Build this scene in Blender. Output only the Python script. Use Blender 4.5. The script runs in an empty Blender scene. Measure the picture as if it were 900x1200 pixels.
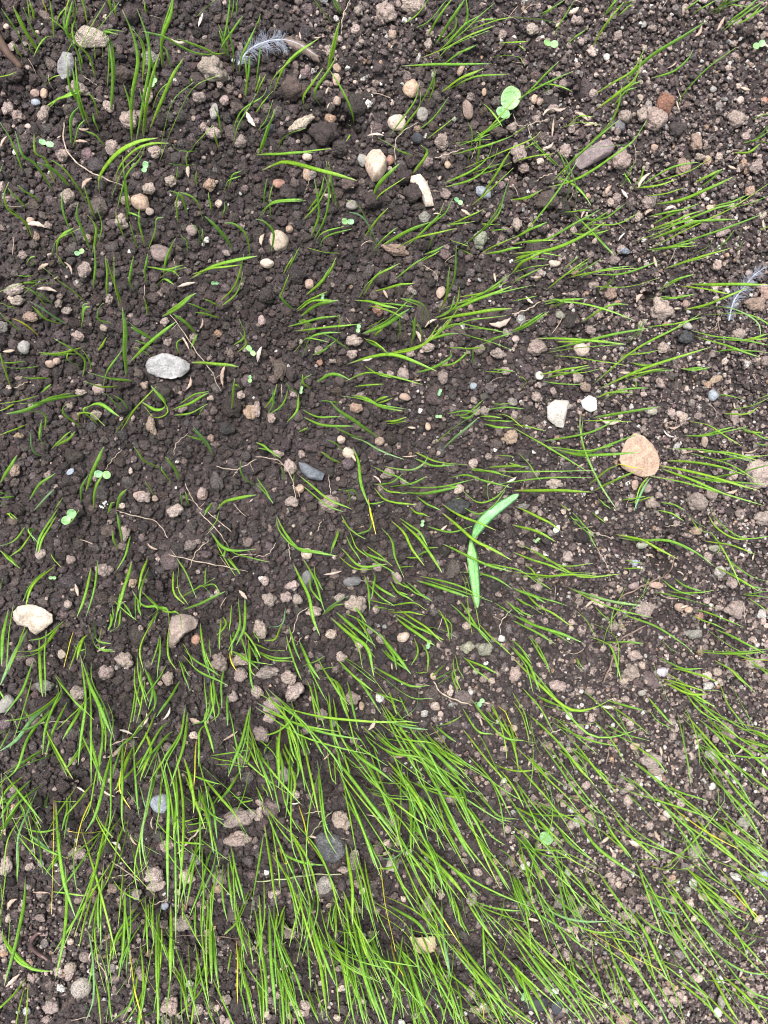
import bpy, bmesh, math, random
import numpy as np
from mathutils import Vector, Matrix

random.seed(7)
rng = np.random.default_rng(7)
SC = bpy.context.scene
COL = SC.collection
R = math.radians

# ------------------------------------------------------------------ camera
F = 900.0                      # focal length in pixels of the 900x1200 photograph
H = 0.40                       # camera height above the soil, metres
NAD = (330.0, 530.0)           # where straight down meets the picture
d = Vector(((NAD[0] - 450) / F, (600 - NAD[1]) / F, -1)).normalized()
zc = -d                        # world up in camera space
xc = (Vector((1, 0, 0)) - zc * zc.x).normalized()
yc = zc.cross(xc)
M = Matrix((xc, yc, zc))       # camera -> world
CAM = Vector((0, 0, H))
cam = bpy.data.cameras.new('camera')
cam.sensor_fit = 'VERTICAL'
cam.sensor_height = 24.0
cam.lens = 24.0 * F / 1200.0
cam.clip_start = 0.01
cam.clip_end = 200
cam.dof.use_dof = True
cam.dof.focus_distance = 0.39
cam.dof.aperture_fstop = 9.0
camo = bpy.data.objects.new('camera', cam)
COL.objects.link(camo)
camo.matrix_world = Matrix.Translation(CAM) @ M.to_4x4()
SC.camera = camo
SC.render.resolution_x, SC.render.resolution_y = 768, 1024

# ------------------------------------------------------------------ light
SUN_EL, SUN_AZ = 66.0, 318.0     # bright overcast, softly directional from the upper left
w = bpy.data.worlds.new('World')
SC.world = w
w.use_nodes = True
nt = w.node_tree
nt.nodes.clear()
sky = nt.nodes.new('ShaderNodeTexSky')
sky.sky_type = 'NISHITA'
sky.sun_disc = False
sky.sun_elevation = R(SUN_EL)
sky.sun_rotation = R(SUN_AZ)
sky.air_density = 1.0
sky.dust_density = 3.0
sky.ozone_density = 1.0
hsv = nt.nodes.new('ShaderNodeHueSaturation')
hsv.inputs['Saturation'].default_value = 0.35
bg = nt.nodes.new('ShaderNodeBackground')
bg.inputs['Strength'].default_value = 0.115
wo = nt.nodes.new('ShaderNodeOutputWorld')
nt.links.new(sky.outputs[0], hsv.inputs['Color'])
nt.links.new(hsv.outputs[0], bg.inputs['Color'])
nt.links.new(bg.outputs[0], wo.inputs['Surface'])
sl = bpy.data.lights.new('sun', 'SUN')
sl.energy = 2.3
sl.angle = R(22)
sl.color = (1.0, 0.97, 0.94)
so = bpy.data.objects.new('sun', sl)
COL.objects.link(so)
# direction to the sun: sky rotation is measured clockwise from +Y
sd = Vector((math.sin(R(SUN_AZ)) * math.cos(R(SUN_EL)), math.cos(R(SUN_AZ)) * math.cos(R(SUN_EL)), math.sin(R(SUN_EL))))
so.rotation_euler = sd.to_track_quat('Z', 'Y').to_euler()
SC.view_settings.view_transform = 'Standard'
SC.view_settings.look = 'None'
SC.view_settings.gamma = 1
SC.view_settings.exposure = 1.12
SC.render.engine = 'CYCLES'
SC.cycles.pixel_filter_type = 'BLACKMAN_HARRIS'
SC.cycles.filter_width = 1.05
SC.cycles.max_bounces = 6
SC.cycles.diffuse_bounces = 3

# ------------------------------------------------------------------ picture <-> world
def P(px, py, z=0.0):
    v = M @ Vector(((px - 450) / F, (600 - py) / F, -1))
    t = (z - H) / v.z
    return CAM + v * t

Mn = np.array(M)
def project(x, y, z):
    p = np.stack([x, y, z - H], -1) @ Mn      # world -> camera (M orthonormal)
    return 450 + F * p[..., 0] / -p[..., 2], 600 - F * p[..., 1] / -p[..., 2]

# ------------------------------------------------------------------ noise and the lie of the soil
def _hash(i, j, s):
    n = (i * 374761393 + j * 668265263 + s * 1274126177) & 0xffffffff
    n = ((n ^ (n >> 13)) * 1274126177) & 0xffffffff
    return ((n ^ (n >> 16)) & 0xffffff) / float(0xffffff)
def vnoise(x, y, s=0):
    xi = np.floor(x).astype(np.int64); yi = np.floor(y).astype(np.int64)
    fx = x - xi; fy = y - yi
    fx = fx * fx * (3 - 2 * fx); fy = fy * fy * (3 - 2 * fy)
    a = _hash(xi, yi, s); b = _hash(xi + 1, yi, s); c = _hash(xi, yi + 1, s); e = _hash(xi + 1, yi + 1, s)
    return (a * (1 - fx) + b * fx) * (1 - fy) + (c * (1 - fx) + e * fx) * fy
def fbm(x, y, s=0, o=4):
    t = 0; a = 0.5
    for k in range(o):
        t = t + a * vnoise(x * 2 ** k + 17.3 * k, y * 2 ** k - 9.1 * k, s + k); a *= 0.5
    return t

PITS = [(783, 652, 20, 14), (786, 668, 14, 6), (742, 742, 26, 7), (772, 725, 18, 8), (835, 735, 12, 7), (690, 700, 18, 4), (640, 642, 16, 4), (92, 920, 9, 7), (112, 912, 7, 5),
        (270, 936, 18, 8), (292, 945, 16, 7), (612, 292, 16, 6), (668, 118, 16, 5), (845, 745, 22, 7), 
        (385, 935, 18, 5), (375, 1010, 22, 5), (350, 960, 22, 5), (20, 20, 20, 4), (408, 158, 14, 6), (402, 145, 12, 5), (345, 820, 20, 4),
        (360, 815, 14, 6), (200, 690, 14, 4), (618, 205, 14, 6), (600, 200, 14, 5), (675, 395, 10, 5), (800, 400, 22, 4), (700, 1120, 25, 4),
        (190, 620, 20, 2), (555, 75, 14, 4), (760, 350, 12, 6), (870, 60, 14, 4), (450, 1150, 30, 4), (560, 900, 20, 4),
        (830, 880, 22, 5), (690, 590, 14, 5), (720, 640, 18, 3), (25, 130, 25, 3), (660, 20, 16, 3), (880, 660, 18, 5), (650, 960, 18, 4)]
PW = [(P(a, b).x, P(a, b).y, r / F * H * 1.0, dp * 0.0016) for a, b, r, dp in PITS]
BUMPS = [(345, 812, 60, 4), (280, 975, 40, 5), (640, 235, 40, 4), (60, 1120, 60, 3), (220, 620, 28, 3), (820, 680, 36, 4), (740, 150, 50, 4),
         (430, 60, 50, 3), (300, 600, 60, 2), (760, 860, 60, 3), (60, 30, 40, 3)]
BW = [(P(a, b).x, P(a, b).y, r / F * H, dp * 0.001) for a, b, r, dp in BUMPS]
def height(x, y):
    x = np.asarray(x, float); y = np.asarray(y, float)
    h = (fbm(x * 9, y * 9, 3, 3) - 0.45) * 0.016 + (fbm(x * 55, y * 55, 11, 3) - 0.45) * 0.0085
    for a, b, r, dp in PW:
        q = ((x - a) ** 2 + (y - b) ** 2) / (r * r)
        h = h - dp * np.exp(-q)
    for a, b, r, dp in BW:
        q = ((x - a) ** 2 + (y - b) ** 2) / (r * r)
        h = h + dp * np.exp(-q * q)
    return h
def hz(x, y): return float(height(x, y))
def G(px, py, up=0.0):
    z = 0.0
    for _ in range(4):
        p = P(px, py, z + up); z = hz(p.x, p.y)
    return P(px, py, z + up)
MMPX = H / F                   # metres per picture pixel on the ground below the camera

# ------------------------------------------------------------------ materials
def mat(name):
    m = bpy.data.materials.new(name); m.use_nodes = True
    n = m.node_tree; n.nodes.clear()
    return m, n
def nd(n, t, **kw):
    x = n.nodes.new(t)
    for k, v in kw.items():
        if k in x.inputs: x.inputs[k].default_value = v
        else: setattr(x, k, v)
    return x
def ramp(n, stops):
    r = n.nodes.new('ShaderNodeValToRGB')
    e = r.color_ramp.elements
    while len(e) < len(stops): e.new(0.5)
    for k, (p, c) in enumerate(stops):
        e[k].position = p; e[k].color = (*c, 1)
    return r
def mixc(n, fac, a, b, mode='MIX'):
    x = n.nodes.new('ShaderNodeMix'); x.data_type = 'RGBA'; x.blend_type = mode
    for s, v in ((0, fac), (6, a), (7, b)):
        if isinstance(v, bpy.types.NodeSocket): n.links.new(v, x.inputs[s])
        else: x.inputs[s].default_value = v if s == 0 else (*v, 1)
    return x.outputs[2]

def earthy(name, src, grain=900.0, bump=0.5, rough=0.92, speck=0.5, contrast=(0.55, 1.5), bdist=0.0006):
    """soil / stone: SRC gives the base colour ('tint' instance attribute, 'obj' object colour or an rgb)"""
    m, n = mat(name)
    tc = nd(n, 'ShaderNodeTexCoord')
    geo = nd(n, 'ShaderNodeNewGeometry')
    if src == 'tint':
        a = nd(n, 'ShaderNodeAttribute', attribute_type='INSTANCER', attribute_name='tint'); base = a.outputs['Color']
    elif src == 'obj':
        a = nd(n, 'ShaderNodeObjectInfo'); base = a.outputs['Color']
    else:
        a = nd(n, 'ShaderNodeRGB'); a.outputs[0].default_value = (*src, 1); base = a.outputs[0]
    pos = geo.outputs['Position']
    n1 = nd(n, 'ShaderNodeTexNoise', Scale=grain, Detail=4.0, Roughness=0.65); n.links.new(pos, n1.inputs['Vector'])
    n2 = nd(n, 'ShaderNodeTexNoise', Scale=grain * 0.25, Detail=3.0, Roughness=0.6); n.links.new(pos, n2.inputs['Vector'])
    c1, c2 = contrast
    r1 = ramp(n, [(0.30, (c1,) * 3), (0.72, (c2, c2 * 0.98, c2 * 0.96))]); n.links.new(n1.outputs[0], r1.inputs[0])
    r2 = ramp(n, [(0.30, (0.78, 0.77, 0.76)), (0.70, (1.25, 1.2, 1.18))]); n.links.new(n2.outputs[0], r2.inputs[0])
    c = mixc(n, 1.0, base, r1.outputs[0], 'MULTIPLY')
    c = mixc(n, 1.0, c, r2.outputs[0], 'MULTIPLY')
    vo = nd(n, 'ShaderNodeTexVoronoi', Scale=grain * 1.15); n.links.new(pos, vo.inputs['Vector'])
    rs = ramp(n, [(0.10, (1, 1, 1)), (0.17, (0, 0, 0))]); n.links.new(vo.outputs['Distance'], rs.inputs[0])
    sep = nd(n, 'ShaderNodeSeparateColor'); n.links.new(vo.outputs['Color'], sep.inputs[0])
    gt = nd(n, 'ShaderNodeMath', operation='GREATER_THAN'); gt.inputs[1].default_value = 0.80; n.links.new(sep.outputs[0], gt.inputs[0])
    mu = nd(n, 'ShaderNodeMath', operation='MULTIPLY'); n.links.new(rs.outputs[0], mu.inputs[0]); n.links.new(gt.outputs[0], mu.inputs[1])
    mu2 = nd(n, 'ShaderNodeMath', operation='MULTIPLY'); n.links.new(mu.outputs[0], mu2.inputs[0]); mu2.inputs[1].default_value = speck
    c = mixc(n, mu2.outputs[0], c, (0.42, 0.38, 0.34))
    b = nd(n, 'ShaderNodeBsdfPrincipled', Roughness=rough)
    b.inputs['Specular IOR Level'].default_value = 0.35
    n.links.new(c, b.inputs['Base Color'])
    add = nd(n, 'ShaderNodeMath', operation='ADD'); n.links.new(n1.outputs[0], add.inputs[0]); n.links.new(n2.outputs[0], add.inputs[1])
    bp = nd(n, 'ShaderNodeBump', Strength=bump, Distance=bdist); n.links.new(add.outputs[0], bp.inputs['Height'])
    n.links.new(bp.outputs[0], b.inputs['Normal'])
    o = nd(n, 'ShaderNodeOutputMaterial'); n.links.new(b.outputs[0], o.inputs[0])
    return m

M_GROUND = earthy('soil_ground', (0.052, 0.043, 0.0435), 700, 1.0, 0.95, 0.4, bdist=0.0012)
M_CRUMB = earthy('soil_crumb', 'tint', 1150, 1.0, 0.66, 0.75, (0.42, 1.75), bdist=0.0016)
M_STONE = earthy('stone', 'obj', 1100, 0.6, 0.75, 0.35, (0.68, 1.28), bdist=0.0007)
M_CLOD = earthy('clod', 'obj', 1200, 1.0, 0.92, 0.5, (0.55, 1.42), bdist=0.0014)
M_SPECK = earthy('speckled_stone', 'obj', 1500, 0.5, 0.7, 0.9, (0.25, 2.0), bdist=0.0004)
M_HUSK = earthy('husk', 'obj', 600, 0.4, 0.6, 0.0, (0.75, 1.2), bdist=0.0003)

def leafmat(name, stops, mint=False):
    """green blade: colour runs from sheath to tip (attribute t) and varies from blade to blade (attribute tone)"""
    m, n = mat(name)
    at = nd(n, 'ShaderNodeAttribute', attribute_name='t')
    to = nd(n, 'ShaderNodeAttribute', attribute_name='tone')
    u = nd(n, 'ShaderNodeAttribute', attribute_name='u')
    geo = nd(n, 'ShaderNodeNewGeometry')
    r = ramp(n, stops); n.links.new(at.outputs['Fac'], r.inputs[0])
    tr = ramp(n, [(0.0, (0.82, 0.93, 1.3)), (0.45, (1.0, 1.04, 1.1)), (0.8, (1.28, 1.12, 0.9)), (0.9, (2.9, 1.45, 1.0)), (1.0, (3.1, 1.6, 1.5))] if not mint
              else [(0.0, (0.8, 0.92, 1.1)), (0.5, (1, 1, 1)), (1.0, (1.25, 1.08, 0.7))])
    n.links.new(to.outputs['Fac'], tr.inputs[0])
    c = mixc(n, 1.0, r.outputs[0], tr.outputs[0], 'MULTIPLY')
    nz = nd(n, 'ShaderNodeTexNoise', Scale=420.0, Detail=3.0); n.links.new(geo.outputs['Position'], nz.inputs['Vector'])
    nr = ramp(n, [(0.3, (0.78, 0.8, 0.75)), (0.7, (1.2, 1.15, 1.2))]); n.links.new(nz.outputs[0], nr.inputs[0])
    c = mixc(n, 1.0, c, nr.outputs[0], 'MULTIPLY')
    ab = nd(n, 'ShaderNodeMath', operation='ABSOLUTE'); n.links.new(u.outputs['Fac'], ab.inputs[0])
    vr = ramp(n, [(0.0, (0.62, 0.74, 0.6) if mint else (1.22, 1.12, 1.3)), (0.14, (1.0, 1.0, 1.0)), (0.9, (1.0, 1.0, 1.0)), (1.0, (0.88, 0.9, 0.8))]); n.links.new(ab.outputs[0], vr.inputs[0])
    c = mixc(n, 1.0, c, vr.outputs[0], 'MULTIPLY')
    sp = nd(n, 'ShaderNodeTexNoise', Scale=1500.0, Detail=2.0); n.links.new(geo.outputs['Position'], sp.inputs['Vector'])
    sr = ramp(n, [(0.34, (0.66, 0.7, 0.6)), (0.46, (1, 1, 1)), (0.6, (1, 1, 1)), (0.72, (1.25, 1.15, 1.3))]); n.links.new(sp.outputs[0], sr.inputs[0])
    c = mixc(n, 1.0, c, sr.outputs[0], 'MULTIPLY')
    wv = nd(n, 'ShaderNodeMath', operation='SINE'); mu = nd(n, 'ShaderNodeMath', operation='MULTIPLY'); mu.inputs[1].default_value = 34.0
    n.links.new(u.outputs['Fac'], mu.inputs[0]); n.links.new(mu.outputs[0], wv.inputs[0])
    bp = nd(n, 'ShaderNodeBump', Strength=0.35, Distance=0.0001); n.links.new(wv.outputs[0], bp.inputs['Height'])
    b = nd(n, 'ShaderNodeBsdfPrincipled', Roughness=0.36)
    b.inputs['Specular IOR Level'].default_value = 0.6
    n.links.new(c, b.inputs['Base Color']); n.links.new(bp.outputs[0], b.inputs['Normal'])
    tl = nd(n, 'ShaderNodeBsdfTranslucent')
    c2 = mixc(n, 1.0, c, (1.35, 1.3, 0.5), 'MULTIPLY'); n.links.new(c2, tl.inputs[0])
    mx = nd(n, 'ShaderNodeMixShader'); mx.inputs[0].default_value = 0.16
    n.links.new(b.outputs[0], mx.inputs[1]); n.links.new(tl.outputs[0], mx.inputs[2])
    o = nd(n, 'ShaderNodeOutputMaterial'); n.links.new(mx.outputs[0], o.inputs[0])
    return m
M_BLADE = leafmat('grass_blade', [(0.0, (0.52, 0.48, 0.34)), (0.06, (0.34, 0.42, 0.14)), (0.16, (0.235, 0.45, 0.03)), (0.6, (0.275, 0.54, 0.05)), (0.93, (0.34, 0.60, 0.11)), (1.0, (0.50, 0.58, 0.24))])
M_BLUE = leafmat('bluish_blade', [(0.0, (0.34, 0.38, 0.2)), (0.2, (0.24, 0.45, 0.12)), (1.0, (0.36, 0.60, 0.26))])
M_MINT = leafmat('mint_leaf', [(0.0, (0.25, 0.54, 0.16)), (0.5, (0.27, 0.61, 0.24)), (1.0, (0.34, 0.66, 0.28))], True)
M_COT = leafmat('seed_leaf', [(0.0, (0.34, 0.58, 0.28)), (0.55, (0.26, 0.52, 0.22)), (1.0, (0.34, 0.58, 0.30))], True)
M_STEM = leafmat('stem', [(0.0, (0.30, 0.30, 0.14)), (1.0, (0.16, 0.34, 0.06))])

def plain(name, c, rough=0.7, sss=0.0):
    m, n = mat(name)
    geo = nd(n, 'ShaderNodeNewGeometry')
    nz = nd(n, 'ShaderNodeTexNoise', Scale=300.0, Detail=4.0); n.links.new(geo.outputs['Position'], nz.inputs['Vector'])
    nr = ramp(n, [(0.3, (0.6, 0.58, 0.55)), (0.7, (1.2, 1.2, 1.2))]); n.links.new(nz.outputs[0], nr.inputs[0])
    b = nd(n, 'ShaderNodeBsdfPrincipled', Roughness=rough)
    n.links.new(mixc(n, 1.0, c, nr.outputs[0], 'MULTIPLY'), b.inputs['Base Color'])
    o = nd(n, 'ShaderNodeOutputMaterial'); n.links.new(b.outputs[0], o.inputs[0])
    return m
M_ROOT = plain('pale_root', (0.50, 0.40, 0.32), 0.6)
M_DROOT = plain('brown_root', (0.27, 0.19, 0.15), 0.8)
M_GROOT = plain('green_stem', (0.33, 0.36, 0.20), 0.5)
M_TWIG = plain('twig', (0.10, 0.06, 0.045), 0.8)
M_WORM = plain('worm', (0.11, 0.065, 0.062), 0.35)
M_DOWN = plain('down', (0.33, 0.36, 0.44), 0.6)
M_VANE = plain('vane', (0.26, 0.20, 0.17), 0.6)
M_SHAFT = plain('shaft', (0.48, 0.52, 0.62), 0.45)
M_DROP = plain('dropping', (0.62, 0.63, 0.62), 0.7)

# ------------------------------------------------------------------ mesh helpers
def link(name, verts, faces, m, parent=None, smooth=True, attrs=None, color=None):
    me = bpy.data.meshes.new(name)
    me.from_pydata([tuple(v) for v in verts], [], [tuple(int(i) for i in f) for f in faces])
    if smooth: me.polygons.foreach_set('use_smooth', [True] * len(me.polygons))
    for k, vals in (attrs or {}).items():
        a = me.attributes.new(k, 'FLOAT', 'POINT'); a.data.foreach_set('value', np.asarray(vals, np.float32))
    me.materials.append(m); me.update()
    o = bpy.data.objects.new(name, me); COL.objects.link(o)
    if parent: o.parent = parent
    if color: o.color = (*color, 1)
    return o
def tag(o, label=None, cat=None, group=None, kind=None):
    for k, v in (('label', label), ('category', cat), ('group', group), ('kind', kind)):
        if v: o[k] = v
    return o
def empty(name, loc):
    o = bpy.data.objects.new(name, None); COL.objects.link(o); o.location = loc; o.empty_display_size = 0.01
    return o

ICO = {}
def ico(n):
    if n not in ICO:
        bm = bmesh.new(); bmesh.ops.create_icosphere(bm, subdivisions=n, radius=1)
        bm.verts.ensure_lookup_table()
        v = np.array([x.co[:] for x in bm.verts]); v /= np.linalg.norm(v, axis=1)[:, None]
        f = [[q.index for q in p.verts] for p in bm.faces]; bm.free()
        ICO[n] = (v, f)
    return ICO[n]
def dnoise(v, freq, seed):
    """cheap smooth 3-D noise on directions"""
    g = np.random.default_rng(seed); t = np.zeros(len(v))
    for k in range(9):
        a = g.normal(size=3) * freq; t += np.sin(v @ a + g.uniform(0, 6.28))
    return t / 5.0
def knobby(seed, sub=3, lobes=14, rough=0.03, flat=1.0):
    """an aggregate of crumbs: the union of balls round a core"""
    v, f = ico(sub); g = np.random.default_rng(seed)
    r = np.full(len(v), g.uniform(0.62, 0.74))
    for k in range(lobes):
        c = g.normal(size=3); c /= np.linalg.norm(c); c *= g.uniform(0.35, 0.68)
        rho = g.uniform(0.22, 0.42)
        b = v @ c; disc = rho * rho - c @ c + b * b
        ok = (disc > 0) & (b > 0)
        r = np.where(ok, np.maximum(r, b + np.sqrt(np.maximum(disc, 0))), r)
    r = r * (1 + 0.10 * dnoise(v, 2.2, seed + 9)) + rough * dnoise(v, 9, seed + 1) + rough * 0.6 * dnoise(v, 21, seed + 2)
    if sub > 3: r = r + rough * 0.45 * dnoise(v, 38, seed + 4)
    p = v * r[:, None]
    p /= np.abs(p).max(axis=0)
    return p, f
def rock(seed, sub=3, n=16, p=9.0, rough=0.012):
    """a worn stone: soft intersection of half-spaces"""
    v, f = ico(sub); g = np.random.default_rng(seed)
    s = np.zeros(len(v))
    for k in range(n):
        a = g.normal(size=3); a /= np.linalg.norm(a); h = g.uniform(0.75, 1.1)
        s += np.maximum(0, v @ a / h) ** p
    s += 0.6
    r = s ** (-1 / p) + rough * dnoise(v, 7, seed + 3) + rough * 0.6 * dnoise(v, 17, seed + 5)
    q = v * r[:, None]; q /= np.abs(q).max(axis=0)
    return q, f

def catmull(pts, n):
    pts = [np.asarray(p, float) for p in pts]
    if len(pts) == 1: return np.array(pts)
    if len(pts) == 2:
        t = np.linspace(0, 1, n)[:, None]; return pts[0] * (1 - t) + pts[1] * t
    Q = [2 * pts[0] - pts[1]] + pts + [2 * pts[-1] - pts[-2]]
    out = []
    for k in range(len(pts) - 1):
        a, b, c, e = Q[k:k + 4]
        for t in np.linspace(0, 1, 12, endpoint=False):
            out.append(0.5 * (2 * b + (c - a) * t + (2 * a - 5 * b + 4 * c - e) * t * t + (3 * b - a - 3 * c + e) * t ** 3))
    out.append(pts[-1]); out = np.array(out)
    L = np.concatenate([[0], np.cumsum(np.linalg.norm(np.diff(out, axis=0), axis=1))])
    s = np.linspace(0, L[-1], n)
    return np.stack([np.interp(s, L, out[:, k]) for k in range(out.shape[1])], -1)

class MB:
    def __init__(s): s.v = []; s.f = []; s.a = {'t': [], 'tone': [], 'u': []}; s.n = 0
    def add(s, v, f, t=None, tone=0.5, u=None):
        v = np.asarray(v); s.v.append(v)
        s.f += [tuple(int(i) + s.n for i in q) for q in f]
        k = len(v); s.n += k
        s.a['t'].append(np.full(k, 0.5) if t is None else np.asarray(t, float))
        s.a['tone'].append(np.full(k, tone)); s.a['u'].append(np.zeros(k) if u is None else np.asarray(u, float))
    def build(s, name, m, parent=None, color=None):
        org = Vector((0, 0, 0)); V = np.concatenate(s.v)
        return link(name, V, s.f, m, parent, True, {k: np.concatenate(x) for k, x in s.a.items()}, color)

def tube(mb, pts, rad, sides=5, tone=0.5):
    pts = np.asarray(pts); n = len(pts)
    rad = np.broadcast_to(rad, (n,))
    T = np.gradient(pts, axis=0); T /= np.linalg.norm(T, axis=1)[:, None] + 1e-12
    V = []; ref = np.array([0.13, 0.21, 1.0])
    for k in range(n):
        a = np.cross(T[k], ref); a /= np.linalg.norm(a) + 1e-12; b = np.cross(T[k], a)
        for j in range(sides):
            an = 2 * math.pi * j / sides
            V.append(pts[k] + rad[k] * (a * math.cos(an) + b * math.sin(an)))
    Fc = []
    for k in range(n - 1):
        for j in range(sides):
            j2 = (j + 1) % sides
            Fc.append((k * sides + j, k * sides + j2, (k + 1) * sides + j2, (k + 1) * sides + j))
    Fc.append(tuple(range(sides))[::-1]); Fc.append(tuple((n - 1) * sides + j for j in range(sides)))
    mb.add(V, Fc, np.repeat(np.linspace(0, 1, n), sides), tone)

def ribbon(mb, pts, width, twist=0.0, tone=0.5, fold=0.09, thick=0.00014, prof=None, twist_end=None):
    """a blade: closed, lens-thin, folded along its midrib and tapering to a point"""
    pts = np.asarray(pts); n = len(pts)
    T = np.gradient(pts, axis=0); T /= np.linalg.norm(T, axis=1)[:, None] + 1e-12
    lat = pts[-1] - pts[0]; hd = np.array([lat[0], lat[1], 0.0])
    if np.linalg.norm(hd) < 1e-4: hd = np.array([1.0, 0, 0])
    hd /= np.linalg.norm(hd)
    side0 = np.array([-hd[1], hd[0], 0.0])
    V = []; tt = []; uu = []
    te = twist if twist_end is None else twist_end
    for k in range(n):
        t = k / (n - 1)
        s = side0 - T[k] * (side0 @ T[k])
        if np.linalg.norm(s) < 0.2: s = np.cross(T[k], [0, 0, 1.0])
        s /= np.linalg.norm(s); nn = np.cross(s, T[k])
        an = twist + (te - twist) * t
        s2 = s * math.cos(an) + nn * math.sin(an); n2 = np.cross(s2, T[k])
        if prof is None:
            wd = width * (0.50 + 0.50 * min(1, t / 0.30)) * (1 if t < 0.62 else max(0.05, 1 - ((t - 0.62) / 0.38) ** 2.3)) * (1 + 0.06 * math.sin(t * 11 + twist * 9))
        else: wd = width * prof(t)
        hw = wd / 2; th = thick * (1.0 if t > 0.15 else 1.6)
        fo = fold * wd
        for u, dn in ((-1, fo), (-0.5, fo * 0.5 + th * .5), (0, th * .6), (0.5, fo * 0.5 + th * .5), (1, fo), (0.5, fo * 0.5 - th * .5), (0, -th * .8), (-0.5, fo * 0.5 - th * .5)):
            V.append(pts[k] + s2 * hw * u + n2 * dn); tt.append(t); uu.append(u)
    Fc = []
    for k in range(n - 1):
        for j in range(8):
            j2 = (j + 1) % 8
            Fc.append((k * 8 + j, (k + 1) * 8 + j, (k + 1) * 8 + j2, k * 8 + j2))
    Fc.append(tuple(range(8))); Fc.append(tuple((n - 1) * 8 + j for j in range(8))[::-1])
    mb.add(V, Fc, tt, tone, uu)

# ================================================================== THE SOIL
def axis(lo, hi, step, far):
    a = list(np.arange(lo, hi + step / 2, step)); s = step; x = a[-1]; up = []
    while x < far: s *= 1.35; x += s; up.append(x)
    s = step; x = a[0]; dn = []
    while x > -far: s *= 1.35; x -= s; dn.append(x)
    return np.array(dn[::-1] + a + up)
cs = [P(a, b) for a, b in ((-60, -60), (960, -60), (960, 1260), (-60, 1260))]
X0, X1 = min(c.x for c in cs), max(c.x for c in cs); Y0, Y1 = min(c.y for c in cs), max(c.y for c in cs)
gx = axis(X0 - 0.04, X1 + 0.04, 0.0016, 30); gy = axis(Y0 - 0.04, Y1 + 0.04, 0.0016, 30)
XX, YY = np.meshgrid(gx, gy)
ZZ = height(XX, YY) - 0.0001 + (fbm(XX * 330, YY * 330, 31, 3) - 0.45) * 0.0034
nx, ny = len(gx), len(gy)
gv = np.stack([XX.ravel(), YY.ravel(), ZZ.ravel()], -1).astype(np.float32)
ii = (np.arange(ny - 1)[:, None] * nx + np.arange(nx - 1)[None]).ravel()
gf = np.stack([ii, ii + 1, ii + nx + 1, ii + nx], -1).astype(np.int32)
me = bpy.data.meshes.new('ground')
me.vertices.add(len(gv)); me.vertices.foreach_set('co', gv.ravel())
me.loops.add(gf.size); me.loops.foreach_set('vertex_index', gf.ravel())
me.polygons.add(len(gf)); me.polygons.foreach_set('loop_start', np.arange(len(gf), dtype=np.int32) * 4)
me.update(); me.validate()
me.polygons.foreach_set('use_smooth', [True] * len(gf)); me.materials.append(M_GROUND)
go = bpy.data.objects.new('ground', me); COL.objects.link(go)
go['kind'] = 'structure'; go['label'] = 'dark brown crumbly garden soil'

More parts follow.
